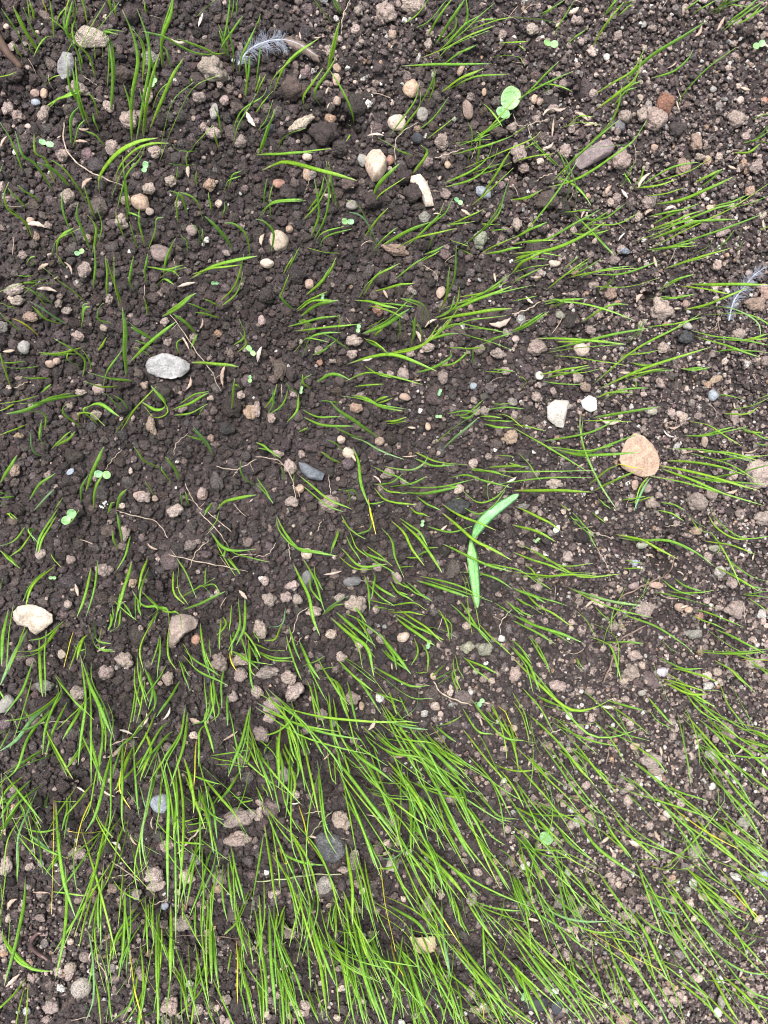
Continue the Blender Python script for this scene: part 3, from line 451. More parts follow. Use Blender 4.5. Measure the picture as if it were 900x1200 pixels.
STONES = '''
c 248 80 38 32 0;c 177 70 22 20 0 g;p 165 236 24 20 -10 o;p 187 296 27 20 -15 m;p 225 269 14 14 0 m;p 188 942 25 24 0 B;p 360 678 17 23 0 G;p 413 682 22 12 5 G;p 28 406 16 18 0 g;c 92 394 17 13 0;c 112 487 17 13 0;p 295 483 18 18 0 o
p 237 579 13 15 0 t;c 168 582 20 14 0;c 205 600 20 14 20;d 127 622 20 17 0 n;c 146 625 15 20 0;c 120 668 22 18 -20;c 156 683 11 13 0 o;p 72 767 11 13 0 w;c 92 812 22 20 0;c 52 803 25 17 0 g;c 124 787 20 20 0;c 147 773 19 24 40;c 258 775 23 23 0;c 197 795 15 18 0;c 282 773 24 18 0;c 283 790 18 18 0;c 273 817 14 14 0;p 230 750 12 13 0 r;p 7 825 16 27 -35 g
p 360 649 15 14 0 w;c 343 686 16 14 0;c 317 702 18 20 30;c 335 700 15 15 0;c 348 702 14 14 0;c 398 700 14 12 0;c 417 708 28 23 -20;p 465 677 11 18 20 m;p 473 747 16 12 30 w;c 432 740 11 10 0;c 388 743 14 13 0 w;c 368 717 20 15 0;c 305 737 17 25 0;c 400 770 15 15 0;c 413 817 20 18 0;p 424 828 7 11 10 o;p 588 749 9 9 0 W;c 548 758 18 15 0 v;c 567 760 22 17 0 v;c 313 787 30 19 0;c 338 793 20 18 0;c 345 809 25 33 -30;c 301 810 18 18 0;c 319 826 24 22 0;c 316 841 16 14 0;c 307 859 22 22 0;c 377 838 15 14 0;c 390 847 10 14 0 g;p 558 787 9 9 0 v;p 508 793 7 9 20 o;d 477 817 24 22 0;c 590 877 10 9 0
c 665 652 15 13 0;p 653 620 11 7 50 W;p 753 639 14 8 5 v;c 630 688 12 12 0;p 745 660 9 8 0 B;p 770 686 18 8 -10 t;p 743 687 13 8 15 m;c 755 713 27 23 0;c 843 670 14 15 0 W;c 857 683 15 14 0;c 815 622 17 10 0 o;c 860 713 25 22 0;p 820 722 10 9 0 r;p 797 712 12 10 0 t;p 808 715 10 8 0 o;c 743 768 18 13 0;c 740 787 21 20 0;p 777 788 14 11 0 L;p 753 812 10 8 0 g;c 830 803 13 10 0 W;p 668 840 9 8 0 W;c 603 790 14 20 0;c 653 803 20 14 0;c 643 873 14 10 0 t;p 657 873 8 8 0 g;c 763 890 25 20 0;p 745 875 13 9 0 t;c 833 883 16 15 0 W;c 853 857 17 18 0;c 883 777 23 14 0;c 897 793 12 12 0;c 813 743 20 12 0 g;p 838 642 13 9 0 v;c 893 607 20 16 0
c 100 317 17 21 0;c 17 340 28 14 20;c 3 383 16 15 0 g;c 22 352 17 13 0;c 78 364 15 10 0;c 69 356 9 12 0;c 37 371 20 14 0 t;c 128 350 10 14 0;c 193 377 12 13 0;p 58 426 12 10 -20 t;p 66 423 9 9 0 t;d 163 437 13 14 0 n;p 115 456 16 13 0 m;c 95 460 15 8 0;c 170 452 11 11 0 t;d 188 460 32 24 -10;c 83 476 9 8 0;c 22 511 14 9 0 o;c 18 551 13 16 0 t;c 293 484 17 20 0 o;c 178 500 14 26 10 t;p 82 553 11 7 40 B;p 165 581 19 13 -5 t;p 181 584 9 8 0 t;c 237 578 13 16 0;c 207 597 22 14 10;c 247 467 9 7 0 w;c 247 513 9 10 0 t;c 282 463 11 12 0;d 240 465 0 0 0
p 313 308 17 12 0 w;c 415 400 20 16 0;c 413 415 15 13 0;c 328 433 18 28 10 n;c 417 478 18 13 10 o;c 473 438 15 16 0;p 475 465 14 9 -10 t;c 518 443 13 17 0;c 443 363 15 17 0 r;p 517 342 11 15 -20 t;c 375 425 9 10 0 r;c 390 423 10 5 0;p 408 530 16 14 -30 w;p 400 515 10 10 0 w;p 445 517 12 11 0 t;c 325 532 17 10 0;c 340 547 17 20 30;p 352 573 12 12 0 o;c 342 588 18 14 0;c 387 590 28 24 0;c 455 555 16 14 0;c 567 482 14 13 0;c 318 490 11 13 0;c 301 480 10 20 0;p 502 500 7 10 0 o;c 597 513 20 19 0 o;c 562 410 16 13 0;c 583 415 22 14 -20;c 502 407 17 12 0;c 593 435 12 10 0;d 537 593 32 20 0 s;p 307 375 10 13 0 m;p 363 333 11 13 0 t;p 555 452 9 8 40 B;d 447 323 24 22 0;d 342 438 20 20 0;d 313 347 20 18 0
c 775 363 30 24 -25;c 885 357 26 16 0 t;c 897 345 14 16 0 t;p 682 409 19 17 10 w;p 633 440 10 10 0 W;c 628 407 26 20 0;c 677 443 14 12 0;c 685 454 15 12 -20 t;p 837 463 12 13 0 B;p 765 482 12 9 0 v;p 840 444 15 8 25 o;p 650 308 15 8 0 w;c 715 345 14 16 -40 t;c 777 408 16 14 0;c 692 388 13 12 0;p 605 397 9 8 0;p 807 382 12 9 0 g;c 865 392 16 14 0;p 878 535 16 9 10 v;c 888 557 34 34 0;c 818 588 28 21 -10;c 762 590 17 15 0;c 833 580 16 12 -30;p 745 568 8 13 0 t;d 803 395 20 16 0 s;c 840 312 10 14 0 w;c 773 450 11 11 0;c 628 465 12 12 0;p 827 518 8 13 0 t;c 860 490 12 18 0;c 602 487 9 12 0;c 613 593 16 8 0 g;c 650 567 22 13 0;p 657 369 11 10 0 v;c 803 357 10 10 0 t;p 878 320 8 7 0
c 767 140 26 30 20;c 752 135 14 16 0;c 732 137 16 14 0;p 727 147 13 14 0 G;c 728 190 24 22 20;d 792 152 22 18 0;c 815 167 14 21 0 t;c 800 197 18 22 0 t;c 862 142 22 22 0;c 885 197 17 16 0;c 878 225 13 12 0 o;c 820 185 12 10 0 w;p 830 187 9 10 0 t;d 640 237 30 24 0 n;c 760 238 16 14 0;c 623 35 17 13 0;p 897 117 8 8 0 r;p 627 115 8 11 -20 o;p 633 118 8 9 0 t;c 662 177 14 18 0;p 868 117 9 9 0;p 837 104 8 7 0 g;p 768 172 9 8 0 t;c 613 197 14 14 0;p 712 66 8 8 0 W;c 607 180 20 25 0;c 605 263 12 17 0;p 808 262 8 7 0 r;c 732 295 13 8 0 B;p 833 243 9 8 0 o;c 600 150 14 12 0
c 452 15 26 26 0;c 487 8 36 25 0;c 420 13 12 14 0;c 503 40 11 12 0;c 502 52 11 14 0;p 395 78 9 11 30 o;p 394 92 11 14 0 o;d 372 115 19 18 0;d 380 157 38 32 0;d 343 105 34 28 0 n;d 398 175 20 20 0;c 353 145 36 14 30 w;p 395 117 10 11 0 t;p 482 103 19 22 -30 o;p 495 133 14 17 0 g;p 465 143 22 19 0 w;p 489 162 14 14 0 D;c 489 152 11 8 0 t;p 549 128 13 23 10 t;c 517 167 18 20 0;d 500 191 14 15 0 m;p 425 187 12 15 0 g;p 457 187 10 12 0 r;d 472 207 23 25 0;d 483 227 25 24 0;p 328 215 17 11 -10 r;p 412 240 15 12 0 g;p 328 282 25 26 10 w;c 497 255 16 15 0 g;c 463 293 34 14 -10 t;p 339 268 9 9 0 o;p 567 225 20 13 -20 B;c 562 282 20 22 0 v;p 360 203 11 16 10 o;p 540 82 7 15 -35 o;p 360 183 12 9 0 w;p 460 40 9 12 -20 t;c 585 155 22 14 0 n;p 568 107 6 9 0 o;d 436 235 24 20 0;d 408 215 20 16 0 n;d 337 226 24 18 0;p 525 192 8 9 0 o;d 355 135 0 0 0
c 10 128 16 19 -30;c 22 137 17 16 0;c 52 135 16 25 -20;c 90 105 34 18 -5;p 40 108 12 10 0 t;p 51 108 9 12 0 o;p 41 119 12 9 0 B;c 153 143 26 28 0;c 173 112 14 24 0 w;c 143 88 32 20 0 n;c 233 115 18 14 0;c 264 118 14 13 0;p 251 130 11 20 -10 g;c 250 157 19 15 0;c 283 167 17 17 0;c 258 100 9 10 0;d 277 128 18 17 0 n;c 132 173 20 20 0;c 183 178 19 17 0;c 73 183 17 18 0;c 200 212 15 16 0;c 175 222 17 16 -30;p 175 247 11 10 0;c 245 217 18 16 30 o;c 147 235 15 13 0;c 142 260 18 19 0;c 80 230 18 19 0;c 3 219 9 14 0;c 43 278 9 13 0 t;p 7 30 8 7 0 w;c 57 265 11 11 0;c 104 280 12 12 0 t;d 268 112 0 0 0;p 35 258 10 9 0 t;p 32 147 8 7 0;d 18 88 24 18 0;d 45 270 0 0 0
c 92 998 24 16 0;p 95 1158 25 29 -20 z;c 61 1178 21 18 20;c 55 1193 12 11 0;c 220 1027 21 18 0 w;p 235 945 12 14 0 t;c 182 1023 24 22 0;c 183 1037 25 16 0;c 160 1047 14 14 0;c 197 990 21 18 0;c 282 958 42 26 10;c 278 983 36 20 0;c 230 1007 16 18 20 g;c 257 1027 17 20 0;c 223 1055 18 13 0 n;c 213 1082 28 20 0;c 200 1177 24 22 0;c 7 1013 18 30 0;c 3 937 12 14 0 g;c 17 924 13 10 0;c 222 1152 12 9 0 W;c 167 1143 12 12 0;p 193 1063 10 9 0 B;c 265 1170 15 13 0;c 5 1110 8 12 0 w;c 83 1133 22 15 30;c 30 983 14 14 0 n;c 192 1082 12 11 0;c 255 1040 14 12 0 o;c 133 1040 16 13 0 t
p 380 1038 21 23 0 z;c 415 1008 17 28 -10;c 400 960 22 28 20;c 403 1018 16 10 0;p 460 1015 16 17 0 v;c 592 925 15 16 0 m;c 500 1060 14 22 0 v;c 553 1053 14 17 0;c 553 1160 12 17 0;p 425 1045 11 7 30 w;c 340 1093 17 14 30;c 443 993 12 18 0 n;c 517 1048 9 10 0 w;c 335 907 14 20 0 v;c 303 953 12 20 0;c 467 985 9 13 0;c 420 1035 12 10 0 t;c 557 1182 14 8 -20 w;c 453 999 9 6 0 w;c 350 1030 9 16 0 n;c 533 1020 12 10 0;c 350 1120 16 16 0 n;c 430 1110 14 20 0 n;c 325 1165 10 11 0
c 767 903 22 11 0;c 735 937 11 17 0;c 692 956 14 10 -20 w;c 675 962 12 14 0 W;p 616 1015 13 9 30 W;p 635 1025 9 11 0 o;p 666 1023 8 10 0 v;c 738 1043 16 11 0 n;p 820 1147 11 9 30 w;c 870 962 17 13 0 v;p 835 922 9 9 0 W;p 783 955 9 12 40 W;c 813 997 16 18 0 v;p 825 1052 14 8 -30 w;p 842 1187 9 12 0 W;c 730 1193 16 14 0 o;c 713 1025 9 8 0;c 788 1127 14 16 0 n;c 733 1072 18 10 0;p 895 1027 12 14 0 B;p 630 1177 26 18 10 D;p 653 1180 14 20 -20 D;c 655 1055 14 18 0 v;c 662 1116 10 12 0;c 780 1160 12 12 0 w;p 813 1036 9 12 0 W;p 807 1043 8 7 0 v;c 650 1118 8 12 0;c 880 1162 12 12 0;c 845 1172 10 18 0 v;p 790 1055 9 11 0 t
'''
HUSKS = '''
100 213 16 9 45;42 262 20 7 -5;55 338 20 9 -5;237 380 12 7 70;260 440 24 7 83;223 450 16 5 70;147 857 18 8 -15;135 883 20 12 35;491 393 16 6 -60;505 395 14 6 30;443 561 14 7 -45;504 377 18 6 35;587 380 26 10 15;430 422 16 5 10;480 535 18 5 5;303 415 18 8 75;673 13 14 8 30;687 12 6 15 0;648 150 22 7 85;683 135 17 7 -35;655 129 17 6 0;644 172 15 11 30;753 210 24 9 52;712 222 12 7 60;732 227 13 6 -55;788 77 16 5 35;845 28 17 7 65;820 38 14 6 60;683 250 13 6 60;728 277 12 6 50;785 243 14 6 20;760 247 13 6 30;210 50 18 8 0;235 23 16 8 70;293 140 20 8 -60;98 152 12 5 0;3 165 14 8 60;95 165 14 6 0;220 200 14 6 90;440 157 19 6 5;407 217 16 6 -35;354 107 15 4 -60;306 280 14 7 75;82 313 16 7 -60;217 400 22 6 -60;218 333 20 5 15;50 312 14 7 30;142 707 12 5 30;285 697 15 9 -50;178 642 14 4 -30;197 837 17 6 60;270 863 22 9 35;172 843 16 6 75;228 845 13 9 -20;390 672 22 7 10;547 665 14 5 -75;437 850 16 7 60;467 887 18 6 0;420 876 12 6 45;383 887 11 5 45;713 829 19 6 -5;772 662 12 4 -10;798 671 11 5 -30;638 650 11 5 0;715 496 28 6 -3;790 502 15 6 5;783 510 18 6 -30;748 348 13 8 50;335 1087 16 5 -40;440 957 24 5 -25;797 1101 19 9 -8;745 989 18 11 -5;605 1157 15 6 -70;852 1010 13 5 10;677 1100 14 6 -65;625 1078 13 6 -10;700 1060 15 6 -50;752 1122 18 6 60;717 997 14 5 -60;770 980 17 7 -60;95 925 15 6 -35;48 1046 18 6 -10;12 1058 18 7 50;15 1149 22 8 42;177 965 18 5 88;13 952 16 6 85;5 973 14 5 85;125 930 20 6 -30;345 942 15 5 0;430 1103 12 5 40;858 577 14 6 15;880 530 22 6 12;825 530 18 6 0;600 563 14 5 30;895 906 15 8 -60;805 530 14 5 10;155 985 16 5 -60;138 990 15 6 -45;375 1175 14 5 60;105 1120 15 5 70;640 130 12 5 40;668 210 0 0 0;512 250 10 4 0;850 333 12 5 20;620 352 13 5 -40;690 360 0 0 0;770 1082 14 6 -30;868 880 16 7 50;760 880 9 6 0
'''
ROOTS = '''
T 0 0
225,430 225,500 250,550 310,600 435,655 4/290,265 340,300 2
T 300 0
300,120 305,60 330,0 2.4/490,580 490,500 520,460 570,430 2.4/630,555 680,540 735,520 3/755,560 780,500 2/410,500 405,440 2/170,680 190,630 2
T 600 0
70,490 60,440 130,420 2.5/5,400 20,440 60,440 2/80,640 110,620 145,610 3
T 0 300
595,200 640,260 700,350 740,400 775,475 2.6/370,750 400,710 430,680 2/610,700 620,660 660,625 2/650,800 680,860 710,895 2.5/760,740 830,750 900,715 2.6/50,465 100,440 2
T 300 300
90,500 90,450 2/140,860 125,780 80,720 0,705 2.6/585,30 630,60 640,90 2/255,770 265,850 2
T 600 300
730,190 720,240 700,260 2.6/0,205 60,185 100,160 4
T 0 600
595,150 700,175 780,190 870,210 3/665,200 690,140 735,100 2.2/810,165 850,150 900,150 2.5/420,0 480,15 550,35 590,90 3/700,0 760,60 800,115 2.6/730,0 815,70 2.6/110,760 160,740 250,735 2.5/385,820 440,800 490,790 3
T 300 600
625,595 650,635 700,660 760,680 5/0,155 40,150 70,110 2/105,485 130,420 150,360 185,335 2.4/140,470 160,440 2/215,70 230,30 2/860,430 860,390 900,340 3/120,170 115,110 2.2
T 600 600
320,600 350,530 370,460 430,420 470,400 6 d/380,300 480,250 550,215 572,160 5 d/330,890 350,800 380,740 3.5 d/105,790 140,775 175,765 4/540,50 600,45 2.5/280,70 360,95 2.5/820,390 815,320 2.5/300,130 340,200 345,240 2
T 0 900
30,180 80,170 140,135 2/395,330 440,360 490,400 4/390,385 480,370 3/625,300 680,240 720,200 6/615,590 720,590 840,600 3 d/530,485 590,460 2.6/340,680 370,720 375,760 4/460,640 460,720 450,760 3
T 300 900
0,400 100,390 200,375 300,375 5 g/190,240 220,200 270,150 4 g/170,160 240,150 3
T 600 900
0,535 30,570 60,620 3
'''

def polylines(txt):
    ox = oy = 0; out = []
    for ln in txt.strip().split('\n'):
        if ln.startswith('T'):
            _, a, b = ln.split(); ox, oy = int(a), int(b); continue
        for it in ln.split('/'):
            pts = []; fl = []
            for tok in it.split():
                if ',' in tok:
                    a, b = tok.split(','); pts.append((ox + float(a) / 3, oy + float(b) / 3))
                else: fl.append(tok)
            if len(pts) > 1: out.append((pts, fl))
    return out

OUTL = {  # outline stones: tile origin, outline in thirds of a pixel, thickness mm, colour, material, name, label, short phrase
 'a': ((0, 300), '512,385 525,360 570,342 600,345 640,360 668,380 668,400 640,425 600,434 550,425 520,410', 6, (0.38, 0.385, 0.395), M_STONE, 'stone', 'large flat pale grey angular stone lying on dark crumbs left of centre', 'the flat grey stone', 'stone'),
 'b': ((0, 600), '48,350 65,330 110,322 150,335 185,360 188,385 160,410 130,430 112,420 105,405 65,395 50,375', 6, (0.56, 0.48, 0.41), M_STONE, 'stone', 'cream white bean-shaped stone near the left edge', 'the cream bean-shaped stone', 'stone'),
 'c': ((0, 600), '605,365 640,355 680,365 698,385 690,405 650,430 615,470 595,460 590,430 595,400', 7, (0.32, 0.26, 0.235), M_STONE, 'stone', 'brownish grey wedge-shaped stone with a bent grass blade against it', 'the brown wedge stone', 'stone'),
 'd': ((600, 300), '375,715 385,680 400,650 430,620 465,635 495,665 515,700 518,740 500,770 460,778 420,765 385,745', 2.6, (0.41, 0.295, 0.225), M_STONE, 'stone', 'large flat tan fan-shaped stone crossed by thin grass blades', 'the tan fan-shaped stone', 'stone'),
 'e': ((300, 0), '545,620 575,612 600,640 615,680 625,725 595,728 580,690 560,655 540,640', 5, (0.60, 0.52, 0.44), M_STONE, 'stone', 'cream crescent-shaped stone half hidden by a dark crumb', 'the cream crescent stone', 'stone'),
 'f': ((300, 900), '205,240 230,222 290,230 312,260 312,300 280,330 245,322 215,290', 8, (0.10, 0.102, 0.11), M_SPECK, 'stone', 'dark grey speckled stone in a hollow with a blade across it', 'the dark speckled stone', 'stone'),
 'g': ((600, 0), '220,545 255,530 300,500 340,488 362,515 345,545 290,575 240,598 220,580', 5, (0.22, 0.18, 0.185), M_STONE, 'stone', 'flat purple grey stone with a blade arching over its right end', 'the purple grey stone', 'stone'),
 'h': ((0, 0), '255,150 270,115 295,92 350,108 385,130 375,165 320,170 280,170', 5, (0.50, 0.43, 0.38), M_CLOD, 'stone', 'off-white flat rough stone at the top left behind blades', 'the off-white rough stone', 'stone'),
 'i': ((0, 0), '205,220 225,185 255,190 265,225 250,270 220,282 203,255', 6, (0.27, 0.27, 0.28), M_STONE, 'stone', 'mid grey egg-shaped stone just below the off-white rough stone', 'the grey egg-shaped stone', 'stone'),
 'j': ((600, 300), '120,530 150,505 200,510 190,555 180,605 155,600 125,575', 4, (0.45, 0.43, 0.40), M_STONE, 'stone', 'pale grey triangular stone beside the white shell fragment', 'the pale triangular stone', 'stone'),
 'k': ((600, 300), '240,510 270,490 295,500 298,540 275,550 250,535', 2.4, (0.62, 0.64, 0.61), M_STONE, 'shell_fragment', 'small white shell fragment under a green blade', 'the white shell fragment', 'shell'),
 'l': ((600, 0), '505,360 525,325 560,345 560,385 545,410 510,395', 6, (0.27, 0.145, 0.105), M_CLOD, 'brick_fragment', 'small reddish brown brick fragment on fine soil at upper right', 'the red brick fragment', 'brick fragment'),
 'm': ((300, 300), '148,725 175,728 240,765 232,790 190,785 160,760', 4, (0.15, 0.17, 0.20), M_STONE, 'stone', 'slate blue pointed stone chip beside pale crumbs', 'the slate blue chip', 'stone'),
 'n': ((300, 900), '540,590 570,595 630,590 632,640 590,655 555,640', 3, (0.50, 0.42, 0.27), M_STONE, 'shell_fragment', 'yellowish cream broken shell fragment under dense blades', 'the yellowish shell fragment', 'shell'),
 'o': ((300, 0), '380,560 405,530 435,528 458,560 458,600 435,638 410,642 385,600', 9, (0.56, 0.44, 0.36), M_STONE, 'pebble', 'smooth cream pink egg-shaped pebble standing on crumbs', 'the cream egg-shaped pebble', 'pebble'),
}
MARKS = []       # (px, py, phrase)
DISCS = []       # footprints (x, y, r) in metres that crumbs keep clear of
pend = []        # things waiting for their labels: (object, px, py, kind word, look)

def outline_stone(key):
    (ox, oy), txt, th, colr, m, nm, lab, phr, cat = OUTL[key]
    pts = [(ox + float(a) / 3, oy + float(b) / 3) for a, b in (q.split(',') for q in txt.split())]
    cx = sum(p[0] for p in pts) / len(pts); cy = sum(p[1] for p in pts) / len(pts)
    c = G(cx, cy, 0.0042 if key == 'd' else 0.0024)
    ring = catmull(pts + [pts[0]], 61)[:-1]
    pl = np.array(pts + [pts[0]]); Lp = np.concatenate([[0], np.cumsum(np.linalg.norm(np.diff(pl, axis=0), axis=1))]); sp = np.linspace(0, Lp[-1], 61)[:-1]
    lin = np.stack([np.interp(sp, Lp, pl[:, k]) for k in (0, 1)], -1); ring = 0.2 * ring + 0.8 * lin
    ring = ring + np.random.default_rng(ord(key)).normal(0, 0.22, ring.shape)
    W = np.array([list(P(a, b, c.z)) for a, b in ring]) - np.array(c)
    # top and bottom are two domes that meet at the rim
    th *= 0.001; g = np.random.default_rng(ord(key)); V = []; N = len(ring)
    S = [1.0, 0.985, 0.95, 0.9, 0.82, 0.72, 0.6, 0.45, 0.3, 0.15]
    def nz(x, y): return (fbm(np.array([x * 120 + 50]), np.array([y * 120 + 50]), ord(key), 3)[0] - 0.45) * th * 1.5
    rows = []; sl_ = g.normal(0, 0.10, 2)
    for sg in (1, -1):
        for s in (S if sg == 1 else S[1:]):
            row = []
            for k in range(N):
                x, y = W[k][0] * s, W[k][1] * s
                z = sg * th * 0.5 * min(1.0, 2.6 * (1 - s)) ** 0.6
                wob = (nz(x, y) + sl_[0] * x + sl_[1] * y) * (1 - s ** 6)
                row.append(len(V)); V.append((x, y, z + wob + th * 0.12))
            rows.append((sg, row))
    top = [r for s, r in rows if s == 1]; bot = [top[0]] + [r for s, r in rows if s == -1]
    Fc = []
    for rr, fl in ((top, 0), (bot, 1)):
        for a, b in zip(rr[:-1], rr[1:]):
            for k in range(N):
                q = (a[k], a[(k + 1) % N], b[(k + 1) % N], b[k]); Fc.append(q[::-1] if fl else q)
        ci = len(V); V.append((0, 0, (1 - 2 * fl) * th * 0.55 + th * 0.12 + nz(0, 0)))
        for k in range(N):
            q = (rr[-1][k], rr[-1][(k + 1) % N], ci); Fc.append(q[::-1] if fl else q)
    o = link(nm, V, Fc, m, None, True, None, colr)
    o.location = c
    tag(o, lab, cat)
    MARKS.append((cx, cy, phr))
    for k in range(0, N, 4):
        for s in (0.0, 0.4, 0.72): DISCS.append((c.x + W[k][0] * s, c.y + W[k][1] * s, 0.0016))
for k in OUTL: outline_stone(k)

TINT = {'': (0.40, 0.33, 0.30), 'g': (0.26, 0.25, 0.235), 'G': (0.15, 0.15, 0.155), 'o': (0.42, 0.31, 0.235), 'm': (0.29, 0.225, 0.22), 'B': (0.30, 0.34, 0.40),
        't': (0.35, 0.265, 0.22), 'n': (0.12, 0.093, 0.084), 'w': (0.47, 0.39, 0.33), 'W': (0.56, 0.55, 0.51), 'v': (0.32, 0.32, 0.26),
        'r': (0.32, 0.19, 0.145), 'L': (0.48, 0.46, 0.52), 'D': (0.05, 0.055, 0.065), 's': (0.075, 0.078, 0.082), 'z': (0.27, 0.25, 0.235), 'd': (0.070, 0.057, 0.056)}
LOOK = {'': 'pale brown', 'g': 'pale grey', 'G': 'mid grey', 'o': 'orange tan', 'm': 'mauve grey', 'B': 'blue grey', 't': 'tan', 'n': 'dull brown', 'w': 'cream',
        'W': 'white', 'v': 'greenish grey', 'r': 'reddish', 'L': 'lilac', 'D': 'blue black', 's': 'dark slate', 'z': 'speckled grey', 'd': 'dark'}
MARKED = {  # traced small stones that stand out: own label, and a phrase others refer to
 (248, 80): ('large pale knobbly clod near the top left beside the grey feather', 'the pale knobbly clod'),
 (188, 942): ('round blue grey speckled pebble among blades at lower left', 'the round blue-grey pebble'),
 (360, 678): ('mid grey rounded pebble with a long grass blade beside it', 'the mid grey pebble'),
 (187, 296): ('smooth mauve grey pebble at upper left above a leaning blade', 'the mauve grey pebble'),
 (165, 236): ('cream rust-tinted pebble between seedlings at upper left', 'the rust-tinted pebble'),
 (380, 157): ('largest round dark clod near the top, right of a brown one', 'the big round dark clod'),
 (328, 282): ('blocky cream pink pebble right of the long leaning blades', 'the blocky cream pebble'),
 (489, 162): ('small dark blue pebble touching a tiny pale crumb', 'the dark blue pebble'),
 (465, 143): ('yellowish cream pebble crossed by a green blade near the top', 'the yellowish pebble'),
 (767, 140): ('pale knobbly clod left of the red brick fragment', 'the brick-side pale clod'),
 (800, 197): ('greyish tan clod with a blade tip over it at upper right', 'the greyish tan clod'),
 (775, 363): ('blocky pale clod on the right half with blades below it', 'the blocky pale clod'),
 (682, 409): ('round cream pebble under crossing blades right of centre', 'the round cream pebble'),
 (837, 463): ('small light blue pebble near the right edge', 'the light blue pebble'),
 (888, 557): ('big pale rough clod at the right edge under many blades', 'the right-edge rough clod'),
 (237, 579): ('small tan oval pebble alone on dark crumbs', 'the lone oval pebble'),
 (178, 500): ('narrow upright tan clod below the flat grey stone', 'the narrow tan clod'),
 (293, 484): ('rounded orange tan clod right of the flat grey stone', 'the rounded orange-tan clod'),
 (417, 478): ('oval orange tan grainy clod in the centre of the soil', 'the oval orange clod'),
 (387, 590): ('broad pale clod with a thin root over it near the centre', 'the broad pale clod'),
 (537, 593): ('dark slate lump left of the two-leaved seedling', 'the dark slate lump'),
 (465, 677): ('mauve pink teardrop pebble under fanned blades', 'the teardrop pebble'),
 (473, 747): ('cream pointed pebble among slanting blades below centre', 'the pointed cream pebble'),
 (588, 749): ('small bright white round pebble beneath the two-leaved seedling', 'the bright white pebble'),
 (417, 708): ('large pale crumbly clod among arching blades below centre', 'the large crumbly clod'),
 (345, 809): ('biggest of a pale knobbly clod cluster left of the thick blades', 'the biggest cluster clod'),
 (258, 775): ('round pale clod right of the brown wedge stone', 'the round pale clod'),
 (92, 812): ('pale brown clod with blades each side at left', 'the left pale clod'),
 (7, 825): ('slanting grey stone cut by the left edge', 'the left-edge slanting stone'),
 (820, 722): ('small orange red pebble right of the soil hollow', 'the orange red pebble'),
 (755, 713): ('pale blocky clod just below the dark soil hole', 'the clod below the hole'),
 (777, 788): ('lilac pale pebble under green blades at lower right', 'the lilac pebble'),
 (740, 787): ('pale cracked clod right of the brown forked root', 'the cracked pale clod'),
 (833, 883): ('whitish grey rough clod near the right, under steep blades', 'the whitish rough clod'),
 (763, 890): ('pale grainy clod at lower right above slanting blades', 'the grainy pale clod'),
 (280, 983): ('wide pale clod bank under the broken clod edge', 'the wide clod bank'),
 (220, 1027): ('oval cream clod between upright blades at lower left', 'the oval cream clod'),
 (95, 1158): ('oval speckled pale stone at the bottom left', 'the bottom-left speckled stone'),
 (92, 998): ('pale flat-topped clod beside a yellow blade', 'the flat-topped clod'),
 (380, 1038): ('round grey speckled stone below the dark speckled stone', 'the round speckled stone'),
 (460, 1015): ('greenish grey pebble right of a yellow blade', 'the greenish grey pebble'),
 (500, 1060): ('upright greenish clod buried among dense blades', 'the upright greenish clod'),
 (592, 925): ('mauve grey round clod at the edge of the dense grass', 'the mauve round clod'),
 (630, 1177): ('blue black slate chip near the bottom', 'the black slate chip'),
 (813, 1036): ('bright white rounded grit stone at lower right', 'the white grit stone'),
 (895, 1027): ('blue grey pebble cut by the right edge', 'the edge blue pebble'),
 (870, 962): ('greenish grey clod near the right edge in slanting blades', 'the slanting-grass clod'),
 (788, 1127): ('dull brown clod among long diagonal blades at the lower right', 'the dull brown clod'),
 (640, 237): ('broad dull brown clod at the upper right of the soil', 'the broad brown clod'),
 (487, 8): ('wide pale clod cut by the top edge', 'the top-edge pale clod'),
 (315, 0): ('', '')}
sized = []
for k, it in enumerate(re_item for ln in STONES.strip().split('\n') for re_item in ln.split(';')):
    q = it.split(); ty, x, y, a, b, an = q[0], *map(float, q[1:6]); cl = q[6] if len(q) > 6 else ('d' if ty == 'd' else '')
    if a == 0: continue
    sized.append((ty, x, y, a, b, an, cl))
